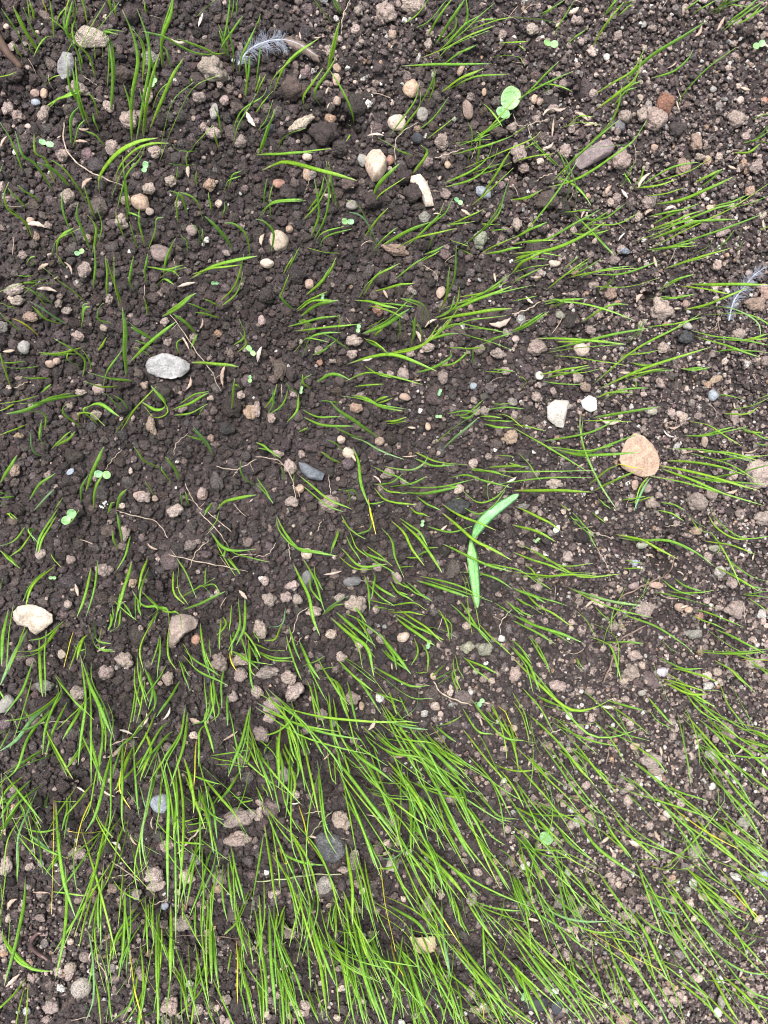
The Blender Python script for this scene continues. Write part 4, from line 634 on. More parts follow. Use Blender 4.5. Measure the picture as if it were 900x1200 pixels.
for k, (ty, x, y, a, b, an, cl) in enumerate(sized):
    c = G(x, y, 0.003)
    # local picture scale at this spot
    e = (P(x + 5, y, c.z) - P(x - 5, y, c.z)).length / 10
    ra, rb = a * e / 2, b * e / 2
    big = max(a, b)
    if ty == 'p':
        v, f = rock(100 + k, 4, random.choice((9, 12, 15)), random.choice((8, 12, 18)), 0.04)
        rc = min(ra, rb) * random.uniform(0.65, 0.9); m = M_SPECK if cl == 'z' else M_STONE; nm = 'pebble'
    else:
        v, f = knobby(500 + k, 4, random.randint(22, 40) if big > 14 else 14, 0.085)
        rc = min(ra, rb) * random.uniform(0.75, 1.0); m = M_CLOD; nm = 'soil_clod' if ty == 'd' or cl == 'n' else 'pale_clod'
    o3 = np.array(Matrix.Rotation(R(an), 3, 'Z')) @ np.diag([ra, rb, rc])
    v = v @ o3.T
    j = random.uniform(0.88, 1.12); t = TINT[cl]
    colr = tuple(min(0.85, q * j * random.uniform(0.97, 1.03)) for q in t)
    o = link(nm, v, f, m, None, True, None, colr)
    o.location = (c.x, c.y, c.z + (rc * 0.1 - 0.0010 if ty == 'p' else 0.0006))
    kw = 'pebble' if ty == 'p' else 'clod'
    if (x, y) in MARKED:
        lab, phr = MARKED[(x, y)]; tag(o, lab, kw); MARKS.append((x, y, phr))
    else:
        sz = 'tiny' if big < 10 else 'small' if big < 17 else 'large' if big > 27 else ''
        pend.append((o, x, y, kw, (sz + ' ' + LOOK[cl]).strip() + ' ' + kw))
    for s in (-0.55, 0, 0.55):
        u = (math.cos(R(an)) * (ra - rb) * s, math.sin(R(an)) * (ra - rb) * s) if ra > rb else (-math.sin(R(an)) * (rb - ra) * s, math.cos(R(an)) * (rb - ra) * s)
        DISCS.append((c.x + u[0], c.y + u[1], min(ra, rb) * 0.62))

# ------------------------------------------------------------------ husks
for k, it in enumerate(HUSKS.strip().split(';')):
    x, y, a, b, an = map(float, it.split())
    if a == 0: continue
    c = G(x, y, 0.0045)
    L, Wd = a * MMPX, b * MMPX; n = 11; V = []; Fc = []
    bend = random.uniform(-0.8, 0.8); lift = random.uniform(0.0, 0.25)
    for i in range(n):
        t = i / (n - 1); s = 2 * t - 1
        hw = Wd * (0.26 + 0.10 * math.sin(k * 1.7)) * max(0.04, (1 - abs(s) ** 1.9)) ** 0.9 * (1 + 0.18 * math.sin(i * 2.1 + k))
        yy = bend * L * 0.25 * (s * s)
        for j in range(7):
            u = -1 + j / 3.0
            V.append((s * L / 2, yy + u * hw, 0.45 * hw * (1 - u * u) + lift * L * 0.2 * s))
        for j in range(7):
            u = 1 - j / 3.0
            V.append((s * L / 2, yy + u * hw * 0.94, 0.45 * hw * (1 - u * u) - 0.00022 + lift * L * 0.2 * s))
    for i in range(n - 1):
        for j in range(14):
            j2 = (j + 1) % 14; Fc.append((i * 14 + j, i * 14 + j2, (i + 1) * 14 + j2, (i + 1) * 14 + j))
    Fc.append(tuple(range(14))[::-1]); Fc.append(tuple((n - 1) * 14 + j for j in range(14)))
    cc = random.choice([(0.53, 0.44, 0.37), (0.42, 0.32, 0.26), (0.60, 0.54, 0.49), (0.36, 0.27, 0.22), (0.50, 0.40, 0.34)])
    o = link('seed_husk', V, Fc, M_HUSK, None, True, None, cc)
    o.location = c; o.rotation_euler = (random.uniform(-.25, .25), random.uniform(-.15, .15), R(an))
    pend.append((o, x, y, 'husk', ('long ' if a > 18 else 'small ' if a < 13 else '') + ('pale' if cc[0] > 0.6 else 'tan') + ' seed husk'))

# ------------------------------------------------------------------ roots
for k, (pts, fl) in enumerate(polylines(ROOTS)):
    wpx = float(fl[0]) / 3 * 1.15; dk = 'd' in fl; gr = 'g' in fl
    pp = catmull(pts, 8 + 4 * len(pts)); W = []
    for i, (a, b) in enumerate(pp):
        t = i / (len(pp) - 1)
        up = 0.0045 + 0.0025 * math.sin(math.pi * t) + 0.0006 * math.sin(i * 1.7 + k)
        a += 0.5 * math.sin(i * 1.3 + k); b += 0.5 * math.cos(i * 1.1 + k)
        q = G(a, b, up); W.append(list(q))
    mb = MB(); n = len(W)
    rad = wpx * MMPX / 2 * (0.65 + 0.35 * np.sin(np.linspace(0.3, 2.9, n))) * (1 + 0.12 * np.sin(np.arange(n) * 2.3))
    tube(mb, W, rad, 6)
    for s in range(random.randint(0, 2) if wpx > 0.9 else 0):     # side hairs
        i = random.randint(2, n - 3); b0 = np.array(W[i]); dr = np.array([random.uniform(-1, 1), random.uniform(-1, 1), 0.1]); dr /= np.linalg.norm(dr)
        hl = random.uniform(0.003, 0.007)
        tube(mb, [b0 + dr * hl * s_ + np.array([0, 0, -0.001 * s_]) for s_ in (0, .35, .7, 1)], [0.00014, 0.00012, 0.0001, 0.00006], 4)
    o = mb.build('root', M_DROOT if dk else M_GROOT if gr else M_ROOT)
    mx, my = np.array(pts).mean(0)
    pend.append((o, mx, my, 'root', ('brown ' if dk else 'greenish ' if gr else 'pale ') + ('thin ' if wpx < 1.05 else 'thick ' if wpx > 1.4 else '') + 'rootlet'))

# ------------------------------------------------------------------ twig, worm, droppings
mb = MB(); W = [list(G(a, b, 0.004)) for a, b in catmull([(-6, 38), (6, 58), (16, 70), (25, 80)], 12)]
tube(mb, W, np.linspace(0.0022, 0.0014, 12), 8)
tag(mb.build('twig', M_TWIG), 'dark brown twig lying at the top left corner', 'twig')
mb = MB(); W = [list(G(a, b, 0.0042)) for a, b in catmull([(50, 1094), (44, 1094), (37, 1102), (37, 1110), (44, 1117), (52, 1122), (57, 1126)], 30)]
tube(mb, W, 0.00105 * (0.75 + 0.25 * np.sin(np.linspace(0.2, 2.9, 30))) * (1 + 0.05 * np.sin(np.arange(30) * 2.1)), 8)
tag(mb.build('earthworm', M_WORM), 'small dull brown curled earthworm on the soil at lower left', 'earthworm')
MARKS.append((45, 1108, 'the curled earthworm'))
V = []; mb = MB()
for (a, b, r) in ((122, 590, 1.3), (124, 588, 1.1), (119, 594, 1.2), (121, 595, 0.8), (126, 591, 0.6), (117, 593, 0.7), (123, 593, .6)):
    v, f = knobby(int(a * 7 + b), 2, 6); c = G(a, b, 0.0048); mb.add(v * r * MMPX * np.array([1.5, 1.3, 0.6]) + np.array(c), f)
tag(mb.build('bird_dropping', M_DROP), 'small white splotch of dropping between the two mint seed leaf pairs', 'dropping')
MARKS.append((122, 592, 'the white dropping'))

# ------------------------------------------------------------------ seed leaf plants
def seed_leaf(mb, c, ang, L, Wd, tilt, cup=0.12, notch=0.0):
    n, mcount = 9, 22; V = [(0, 0, 0)]; tt = [0.0]; Fc = []
    for i in range(1, n + 1):
        s = i / n
        for j in range(mcount):
            a = 2 * math.pi * j / mcount
            rr = 1 - notch * math.exp(-(((a + math.pi) % (2 * math.pi) - math.pi) / 0.4) ** 2)
            x = L / 2 * math.cos(a) * s * rr; y = Wd / 2 * math.sin(a) * s
            V.append((x, y, cup * L * (s * s) * (0.5 + 0.5 * abs(math.sin(a))) )); tt.append(0.5 + 0.5 * s)
    top = len(V); V += [(x, y, z - 0.0003) for x, y, z in V[:top]]; tt += tt
    for off, fl in ((0, 0), (top, 1)):
        for j in range(mcount):
            q = (off, off + 1 + j, off + 1 + (j + 1) % mcount); Fc.append(q[::-1] if fl else q)
        for i in range(n - 1):
            for j in range(mcount):
                a0 = off + 1 + i * mcount; q = (a0 + j, a0 + mcount + j, a0 + mcount + (j + 1) % mcount, a0 + (j + 1) % mcount); Fc.append(q[::-1] if fl else q)
    a0 = 1 + (n - 1) * mcount
    for j in range(mcount): Fc.append((a0 + j, a0 + (j + 1) % mcount, top + a0 + (j + 1) % mcount, top + a0 + j)[::-1])
    Mx = np.array((Matrix.Rotation(ang, 3, 'Z') @ Matrix.Rotation(-tilt, 3, 'Y')))
    V = (np.array(V) + np.array([L * 0.46, 0, 0])) @ Mx.T + np.array(c)
    mb.add(V, Fc, tt, random.uniform(0.2, 0.8), np.array(V)[:, 1] * 300)
COTS = [(54, 168, 17, -15, 'tiny pair of light green seed leaves right of two pale clods at left'), (180, 97, 12, 60, 'tiny pair of seed leaves beside a curled cream husk at top left'),
        (170, 197, 14, 75, 'tiny light green seed leaf pair between seedlings at upper left'), (93, 296, 13, 30, 'small half-hidden seed leaf pair at the left, under a short blade'),
        (407, 260, 16, 0, 'light green seed leaf pair right of a short blade, upper middle'), (537, 236, 13, -30, 'tiny bright green seed leaf pair below the cream crescent stone'),
        (645, 52, 18, -5, 'mint seed leaf pair near the top, right of centre'), (889, 53, 18, 25, 'mint seed leaf pair at the top right edge'),
        (252, 332, 9, 0, 'tiny seed leaf pair under the long leaning blade, left half'), (294, 411, 15, -50, 'small green seed leaf pair right of the flat grey stone'),
        (293, 444, 10, 90, 'tiny upright seed leaf pair beside a pale curved husk'), (121, 556, 23, -5, 'bright mint seed leaf pair beside a wide green blade on dark crumbs'),
        (81, 606, 24, 50, 'blue-green mint seed leaf pair at the left below the white dropping'), (514, 488, 9, 0, 'tiny seed leaf pair left of a fanned blade cluster'),
        (515, 460, 10, 70, 'tiny upright seed leaf pair right of a dark soil patch, centre'), (420, 385, 11, 80, 'tiny seed leaf pair above two stacked pale clods'),
        (353, 457, 9, 80, 'tiny seed leaf pair joined to a forked blade near centre'), (495, 613, 9, 80, 'tiny grey-green seed leaf pair left of the dark slate lump'),
        (502, 755, 12, 70, 'small seed leaf pair right of the pointed cream pebble'), (563, 823, 14, 50, 'small seed leaf pair beside a long pinkish root'),
        (629, 633, 9, 40, 'tiny bright seed leaf right of the two-leaved seedling'), (62, 677, 9, 0, 'tiny yellow-green seed leaf pair near the left edge'),
        (613, 1167, 13, 70, 'small mint seed leaf pair near the bottom between blades'), (378, 348, 8, 80, 'tiny pale green seed leaf pair between short blades, centre left')]
for x, y, s, an, lab in COTS:
    up = 0.006 if s < 15 else 0.009
    c = G(x, y, up); g = G(x + 3, y + 3, -0.001); root = empty('seedling', (g.x, g.y, g.z))
    tag(root, lab, 'seedling', 'broadleaf seedlings just showing seed leaves')
    off = np.array(g)
    mb = MB(); st = catmull([np.zeros(3), (np.array(c) - off) * np.array([0.35, 0.35, 0.55]), np.array(c) - off], 8); tube(mb, st, 0.00035 if s < 15 else 0.0005, 6)
    mb.build('stem', M_STEM, root)
    for sg in (0, 1):
        mb = MB(); e = s * MMPX
        seed_leaf(mb, np.array(c) - off, R(an) + sg * math.pi, e * random.uniform(0.45, 0.56), e * random.uniform(0.34, 0.46), random.uniform(0.0, 0.45), notch=0.12)
        mb.build('leaf', M_COT, root)
# larger mint leaves lying near grass stems
def big_leafed(x, y, leaves, lab, phr, up=0.010):
    c = G(x, y, up); g = G(x - 3, y + 4, -0.001); root = empty('seedling', (g.x, g.y, g.z)); tag(root, lab, 'seedling', 'broadleaf seedlings just showing seed leaves')
    off = np.array(g); mb = MB(); tube(mb, catmull([np.zeros(3), (np.array(c) - off) * np.array([0.3, 0.3, 0.6]), np.array(c) - off], 8), 0.0006, 6); mb.build('stem', M_STEM, root)
    for an, L, Wd in leaves:
        mb = MB(); seed_leaf(mb, np.array(c) - off, R(an), L * MMPX, Wd * MMPX, 0.1, 0.06, 0.1); mb.build('leaf', M_COT, root)
    if phr: MARKS.append((x, y, phr))
big_leafed(592, 127, [(62, 27, 22), (-115, 13, 17)], 'largest round-leaved mint green seedling near the top, right of centre', 'the round-leaved seedling')
big_leafed(634, 977, [(-40, 19, 15)], 'single mint green seed leaf among diagonal blades at lower right', 'the single mint leaf')
for x, y, phr in ((81, 606, 'the blue-green seed leaves'), (121, 556, 'the bright mint seed leaves'), (645, 52, 'the top mint seedling'), (889, 53, 'the top-right mint seedling'),
                  (407, 260, 'the light green seed leaves'), (563, 823, 'the seed leaves beneath centre'), (54, 168, 'the tiny seed leaves')):
    MARKS.append((x, y, phr))

# the two-leaved seedling in the middle
g = G(551, 634, -0.001); root = empty('seedling', (g.x, g.y, g.z))
tag(root, 'large mint green seedling with two broad pointed leaves in the centre', 'seedling')
off = np.array(g); top = np.array(P(553, 633, g.z + 0.024)) 
mb = MB(); tube(mb, catmull([np.zeros(3), (top - off) * np.array([0.4, 0.4, 0.55]), top - off], 10), np.linspace(0.0009, 0.0007, 10), 7); mb.build('stem', M_STEM, root)
pr = lambda t: (0.25 + 0.75 * min(1, t / 0.20) ** 0.9) * (1 if t < 0.45 else 1 - 0.45 * ((t - 0.45) / 0.55)) * (1 if t < 0.86 else max(0.04, 1 - ((t - 0.86) / 0.14) ** 1.6))
pr1 = lambda t: (0.28 + 0.72 * min(1, t / 0.22) ** 0.9) * (1 if t < 0.45 else 1 - 0.5 * ((t - 0.45) / 0.55) ** 1.6) * (1 if t < 0.9 else max(0.05, 1 - ((t - 0.9) / 0.1) ** 2) ** 0.6)
for path, wd, tone in (([(553, 633, .024), (564, 614, .027), (582, 597, .029), (608, 579, .028)], 12.5, 0.35), ([(552, 634, .024), (555, 660, .026), (558, 690, .024), (560, 713, .023)], 13.5, 0.6)):
    pts = np.array([list(P(a, b, g.z + z)) for a, b, z in path]) - off
    mb = MB(); ribbon(mb, catmull(pts, 26), wd * MMPX, 0.12, tone, 0.09, 0.0002, pr1 if tone < 0.5 else pr); mb.build('leaf', M_MINT, root)
MARKS.append((555, 640, 'the two-leaved seedling'))

# ------------------------------------------------------------------ feathers
def feather(path, lenL, lenR, lab, phr, brown=0.55, nb=80):
    pp = catmull(path, 40); W = np.array([list(G(a, b, 0.0065 + 0.002 * math.sin(i / 12))) for i, (a, b) in enumerate(pp)])
    for _ in range(6): W[1:-1] = (W[:-2] + W[1:-1] * 2 + W[2:]) / 4
    root = empty('feather', W[0]); tag(root, lab, 'feather'); off = W[0].copy(); W = W - off
    mb = MB(); tube(mb, W, np.linspace(0.0004, 0.00012, len(W)), 6); mb.build('shaft', M_SHAFT, root)
    mbs = {0: MB(), 1: MB()}
    T = np.gradient(W, axis=0); T /= np.linalg.norm(T, axis=1)[:, None]
    for sd, LL in ((1, lenL), (-1, lenR)):
        for q in range(nb):
            t = (q + random.random()) / nb; i = min(38, int(t * 39)); p0 = W[i] * (1 - (t * 39 - i)) + W[i + 1] * (t * 39 - i)
            s = np.array([-T[i][1], T[i][0], 0]) * sd
            vane = t > brown
            L = LL * MMPX * (0.5 + 0.7 * math.sin(math.pi * min(1, t * 0.9 + 0.1))) * random.uniform(0.7, 1.15)
            a = 0.55 if vane else 0.85 + 0.45 * math.sin(int(t * 17) * 2.4) + random.uniform(-.12, .12); cu = random.uniform(-0.5, 0.5) if not vane else random.uniform(-.05, .12)
            pts = []
            for r_ in np.linspace(0, 1, 6):
                ang = a - cu * r_
                pts.append(p0 + (s * math.sin(ang) + T[i] * math.cos(ang)) * L * r_ + np.array([0, 0, (0.0015 * r_ * random.uniform(-.6, 1.2)) if not vane else -0.001 * r_ * r_]))
            tube(mbs[int(vane)], pts, np.linspace(0.00011, 0.00005, 6) * (1.5 if vane else 1.0), 3)
    if mbs[0].n: mbs[0].build('down', M_DOWN, root)
    if mbs[1].n: mbs[1].build('vane', M_VANE, root)
    MARKS.append((path[1][0], path[1][1], phr))
feather([(279, 76), (292, 58), (318, 47), (345, 49), (372, 66)], 10, 15, 'downy blue grey feather with a brown tip at the top left', 'the brown-tipped feather', 0.58, 170)
feather([(854, 376), (860, 352), (872, 337), (884, 322), (899, 312)], 11, 11, 'wispy pale blue feather at the right edge behind grass blades', 'the pale blue feather', 0.95, 110)

# ------------------------------------------------------------------ grass
nadir = np.array([0.0, 0.0])
blades = []
VP = (215.0, 480.0)
for k, (pts, fl) in enumerate(polylines(BLADES)):
    fl = ''.join(fl)
    a, b = np.array(pts[0]), np.array(pts[-1]); r0 = (a + b) / 2 - np.array(VP); dd = b - a
    if np.linalg.norm(r0) > 230 and (r0 @ dd) / (np.linalg.norm(r0) * np.linalg.norm(dd) + 1e-9) < -0.35: pts = pts[::-1]
    if a[1] > 900 and b[1] > 900 and pts[0][1] > pts[-1][1] and abs(dd[1]) > abs(dd[0]): pts = pts[::-1]
    pts = [tuple(q) for q in pts]
    if 890 < pts[0][1] < 908 and len(pts) > 1:      # a blade rooted higher than where it was first traced
        u_ = np.array(pts[0]) - np.array(pts[1]); u_ = u_ / (np.linalg.norm(u_) + 1e-6) * random.uniform(2, 52)
        pts[0] = (pts[0][0] + u_[0] * 0.8, pts[0][1] + u_[1])
    elif 888 < pts[-1][1] < 902:
        u_ = np.array(pts[-1]) - np.array(pts[-2]); u_ = u_ / (np.linalg.norm(u_) + 1e-6) * random.uniform(0, 34)
        pts.append((pts[-1][0] + u_[0], pts[-1][1] + u_[1] + 0.5))
    blades.append((pts, fl))
def blade_points(pts, n=15):
    pp = catmull(pts, n)
    b = G(*pp[0], 0.0012); zb = b.z
    tg = P(pp[-1][0], pp[-1][1], zb); L = (tg - b).length
    best = None
    for h in np.linspace(max(0.004, 0.35 * L), 0.060, 24):
        q = P(pp[-1][0], pp[-1][1], zb + h); lat = (q - b).length; lat = math.hypot(q.x - b.x, q.y - b.y)
        sc = abs(lat - 0.38 * h) + 0.10 * h
        if best is None or sc < best[0]: best = (sc, h)
    h = best[1] if L > 0.006 else max(best[1], 0.006)
    out = []; k1 = random.uniform(0, 6); am = random.uniform(0.1, 0.7)
    for i, (x, y) in enumerate(pp):
        t = i / (n - 1); z = h * (1.25 * t - 0.25 * t * t)
        x += am * math.sin(t * 7 + k1) * math.sin(math.pi * t); y += am * math.cos(t * 8 + k1) * math.sin(math.pi * t)
        out.append(list(P(x, y, zb + z)))
    return np.array(out)
traced = []
for k, (pts, fl) in enumerate(blades):
    W = blade_points(pts)
    wd = (random.uniform(1.45, 1.95) if 'w' in fl else random.uniform(0.95, 1.3)) * 0.001
    if 'y' in fl: wd *= 0.8
    if 'p' in fl: wd *= 0.6
    x, y = pts[0]
    if x > 520: wd *= 0.86
    ln_ = np.linalg.norm(np.diff(np.array(pts), axis=0), axis=1).sum(); wd *= min(1.0, 0.52 + ln_ / 130)
    tone = random.uniform(0.05, 0.72); tw = random.gauss(0, 0.45)
    if 'y' in fl: tone = random.uniform(0.93, 1.0)
    plen = np.linalg.norm(np.diff(np.array(pts), axis=0), axis=1).sum()
    traced.append(dict(W=W, wd=wd, tone=tone, tw=tw, te=tw + random.gauss(0, 0.5), fl=fl, px=np.mean(pts, 0), pts=pts, score=plen * wd + (1 if ('y' in fl or 'b' in fl) else 0)))
traced.sort(key=lambda q: -q['score'])
NT = 300
yb = []
for q in traced[:NT]:
    mb = MB(); off = q['W'][0]
    ribbon(mb, q['W'] - off, q['wd'], q['tw'], q['tone'], twist_end=q['te'])
    o = mb.build('grass_blade', M_BLUE if 'b' in q['fl'] else M_BLADE); o.location = off
    p = np.array(q['pts']); ln = np.linalg.norm(np.diff(p, axis=0), axis=1).sum(); ch = np.linalg.norm(p[-1] - p[0])
    look = ('long ' if ln > 75 else 'short ' if ln < 42 else '') + ('curved ' if ch / ln < 0.965 else 'straight ') + ('yellow' if 'y' in q['fl'] else 'bluish' if 'b' in q['fl'] else 'green') + ' grass blade'
    m_ = q['px']
    pend.append((o, m_[0], m_[1], 'grass blade', look))
stuff = MB()
for q in traced[NT:]:
    ribbon(stuff, q['W'], q['wd'], q['tw'], q['tone'], twist_end=q['te'])

def sibling(pts, spread, fl):
    p = np.array(pts); a = random.gauss(0, spread); c_, s_ = math.cos(a), math.sin(a)
    k_ = random.uniform(0.65, 1.35); b0 = p[0] + np.array([random.gauss(0, 8.5), random.gauss(0, 8.5)])
    q = (p - p[0]) @ np.array([[c_, s_], [-s_, c_]]) * k_ + b0
    q[1:] += np.random.default_rng(int(abs(q[0][0] * 91))).normal(0, 1.6, q[1:].shape)
    ribbon(stuff, blade_points([tuple(t_) for t_ in q]), random.uniform(0.7, 1.35) * 0.001, random.gauss(0, 0.5), random.uniform(0.05, 0.75), twist_end=random.gauss(0, 0.7))
for q in traced:
    if 'y' in q['fl'] or 'p' in q['fl']: continue
    x, y = q['px']; n_ = 0.65
    if y > 880: n_ = 1.3
    if 340 < x < 640 and y > 830: n_ = 3.0
    elif y > 960 and x > 130: n_ = 2.3
    if x > 560 and y > 820: n_ = 1.4
    if x < 330 and 700 < y < 880: n_ = 1.3
    if x < 100 and y > 1000: n_ = 0.15
    if 400 < x < 900 and 230 < y < 450: n_ = 0.9
    if 340 < x < 560 and 640 < y < 830: n_ = 1.3
    m_ = int(n_) + (random.random() < n_ - int(n_))
    for _ in range(m_): sibling(q['pts'], 0.13, q['fl'])

def free_blade(mb, x, y, h, wd, tone, lean=None):
    z = hz(x, y) + 0.001
    l = np.array([0.20, -0.10]) + rng.normal(0, 0.30, 2) if lean is None else lean
    cv = rng.normal(0, 0.16, 2); b = np.array([x, y, z]); out = []
    for i in range(11):
        t = i / 10
        out.append(b + np.array([l[0] * h * t + cv[0] * h * t * t, l[1] * h * t + cv[1] * h * t * t, h * (1.15 * t - 0.15 * t * t)]))
    ribbon(mb, out, wd, rng.normal(0, 0.5), tone, twist_end=rng.normal(0, 0.7))
def dens(px, py):
    """how thickly the grass stands at a spot of the picture"""
    v = 0.0
    if py > 770: v = 0.60 * min(1, (py - 770) / 170)
    if 380 < px < 640 and py > 820: v += 0.35
    if px > 700 and py > 830: v += 0.0
    if px > 560 and py > 830: v -= 0.1
    if px > 560 and py < 700: v = max(v, 0.05)
    if px < 560 and py < 820: v = max(v, 0.075 if px < 330 else 0.045)
    if px < 120 and 830 > py > 620: v = max(v, 0.12)
    if 0 < px < 150 and py > 1040: v *= 0.1
    if 660 < px < 760 and 780 < py < 1000: v *= 0.3
    if px < 0 or py < 0 or px > 900 or py > 1200: v = max(v, 0.4)
    return v
cnt = 0
for _ in range(20000):
    x = rng.uniform(X0, X1); y = rng.uniform(Y0, Y1)
    px, py = project(np.array(x), np.array(y), np.array(0.0)); px, py = float(px), float(py)
    if not (-90 < px < 990 and -90 < py < 1320): continue
    if rng.random() > dens(px, py) * 0.12: continue
    cl = fbm(np.array([x * 40.0]), np.array([y * 40.0]), 77, 2)[0]
    if cl < 0.33: continue
    for r_ in range(rng.integers(1, 4)):
        free_blade(stuff, x + rng.normal(0, 0.002), y + rng.normal(0, 0.002), rng.uniform(0.022, 0.052) * (1 if py > 800 or px > 560 else 0.62), rng.uniform(0.0007, 0.0013), rng.uniform(0.05, 0.75) if rng.random() > 0.02 else 0.95)
        cnt += 1
print('filler blades', cnt)
tag(stuff.build('grass', M_BLADE), 'sparse thin green grass seedlings sprouting between the larger blades', kind='stuff')

# ------------------------------------------------------------------ crumbs, as scattered stuff
def fine(px, py):
    f = 1 / (1 + np.exp(-(px - 600) / 55.0))
    def blob(a, b, rx, ry, s=1.0): return s * np.exp(-(((px - a) / rx) ** 2 + ((py - b) / ry) ** 2) ** 2)
    f = np.maximum(f, blob(420, 60, 90, 70, 0.8)); f = np.maximum(f, blob(50, 1110, 110, 60, 0.85)); f = np.maximum(f, blob(540, 420, 70, 90, 0.35))
    f = np.maximum(f, blob(560, 850, 90, 120, 0.6)); f = np.maximum(f, blob(90, 1010, 60, 30, 0.6)); f = np.maximum(f, blob(250, 1130, 150, 100, 0.45))
    return np.clip(f, 0, 1)
cell = 0.006
grid = {}
keep = []
def ok(x, y, r, slack):
    i, j = int(x // cell), int(y // cell)
    for a in (-2, -1, 0, 1, 2):
        for b in (-2, -1, 0, 1, 2):
            for (u, v, s) in grid.get((i + a, j + b), ()):
                if (u - x) ** 2 + (v - y) ** 2 < ((r + s) * slack) ** 2: return False
    return True
for (x, y, r) in DISCS: grid.setdefault((int(x // cell), int(y // cell)), []).append((x, y, r))
XA, XB, YA, YB = X0 - 0.02, X1 + 0.02, Y0 - 0.02, Y1 + 0.02
def stage(n, rlo, rhi, slack, prob):
    xs = rng.uniform(XA, XB, n); ys = rng.uniform(YA, YB, n); rs = rng.uniform(rlo, rhi, n)
    px, py = project(xs, ys, np.zeros(n)); pr_ = prob(fine(px, py)); u = rng.random(n)
    for x, y, r, p_, q in zip(xs, ys, rs, pr_, u):
        if q > p_: continue
        if ok(x, y, r, slack):
            grid.setdefault((int(x // cell), int(y // cell)), []).append((x, y, r)); keep.append((x, y, r))
stage(420, 0.0040, 0.0058, 0.90, lambda f: 0.55 * (1 - f) + 0.06)
stage(16000, 0.0020, 0.0034, 0.77, lambda f: np.clip(1.0 - 1.1 * f, 0.03, 1))
stage(46000, 0.0013, 0.0021, 0.74, lambda f: np.clip(1.0 - 0.75 * f, 0.1, 1))
stage(60000, 0.0009, 0.0015, 0.82, lambda f: 0.85 + 0 * f)
C = np.array(keep)
print('crumbs', len(C))
def tint_soil(n):
    """moist humus: dark browns, with a few lighter, drier crumbs"""
    b = np.array([0.071, 0.0575, 0.0562])[None] * rng.lognormal(0, 0.34, n)[:, None]
    b = b * (1 + rng.normal(0, 0.05, (n, 3)) * np.array([1, .5, 1]))
    return np.clip(b, 0.012, 0.3)
xs, ys, rs = C.T
px, py = project(xs, ys, np.zeros(len(xs)))
zs = height(xs, ys) + rs * 0.12 + rng.uniform(-0.0006, 0.0010, len(xs))
fz = fine(px, py); tt = tint_soil(len(xs)) * (1 + 0.35 * fz)[:, None]
dry = (rng.random(len(xs)) < 0.035 + 0.26 * fz) & (rs < 0.003)
tt[dry] = np.array([0.235, 0.19, 0.175]) * rng.uniform(0.5, 1.4, (dry.sum(), 1))
# fine crumbs and mineral grit everywhere, thicker where the soil is fine
n2 = 150000
x2 = rng.uniform(XA, XB, n2); y2 = rng.uniform(YA, YB, n2)
p2, q2 = project(x2, y2, np.zeros(n2)); f2 = fine(p2, q2)
kp = rng.random(n2) < 0.5 + 0.5 * f2
x2, y2, f2, p2, q2 = x2[kp], y2[kp], f2[kp], p2[kp], q2[kp]
r2 = 0.00035 + 0.00105 * rng.random(len(x2)) ** 2.0
z2 = height(x2, y2) + rng.uniform(0.0002, 0.0014, len(x2)) + f2 * rng.uniform(0, 0.0014, len(x2))
t2 = tint_soil(len(x2)) * (1 + 0.35 * f2)[:, None]; u = rng.random(len(x2))
pg = 0.06 + 0.30 * f2 + 0.10 * f2 * (q2 > 780)
pale = u < pg
pal = np.array([(0.36, 0.295, 0.27), (0.44, 0.36, 0.31), (0.27, 0.22, 0.205), (0.58, 0.57, 0.55), (0.22, 0.20, 0.19), (0.36, 0.25, 0.18), (0.33, 0.34, 0.33)])
pi = rng.choice(7, pale.sum(), p=[.30, .17, .24, .08, .12, .05, .04])
t2[pale] = pal[pi] * rng.uniform(0.7, 1.3, (pale.sum(), 1))
# pale grit of pebble size
n3 = 9500
x3 = rng.uniform(XA, XB, n3); y3 = rng.uniform(YA, YB, n3); p3, q3 = project(x3, y3, np.zeros(n3)); f3 = fine(p3, q3)
kp = rng.random(n3) < (0.05 + 0.62 * f3 + 0.12 * (q3 < 330) * (p3 < 330) + 0.12 * (q3 > 730)) * np.clip(2.6 * fbm(x3 * 38, y3 * 38, 5, 3) - 0.45, 0.08, 1.2) * (0.6 + 0.4 * (q3 > 600)) ; x3, y3, f3 = x3[kp], y3[kp], f3[kp]
r3 = 0.0009 + 0.0019 * rng.random(len(x3)) ** 2.0
z3 = height(x3, y3) + 0.0016 + r3 * 0.3
t3 = pal[rng.choice(7, len(x3), p=[.38, .16, .26, .05, .08, .05, .02])] * rng.uniform(0.8, 1.4, (len(x3), 1))

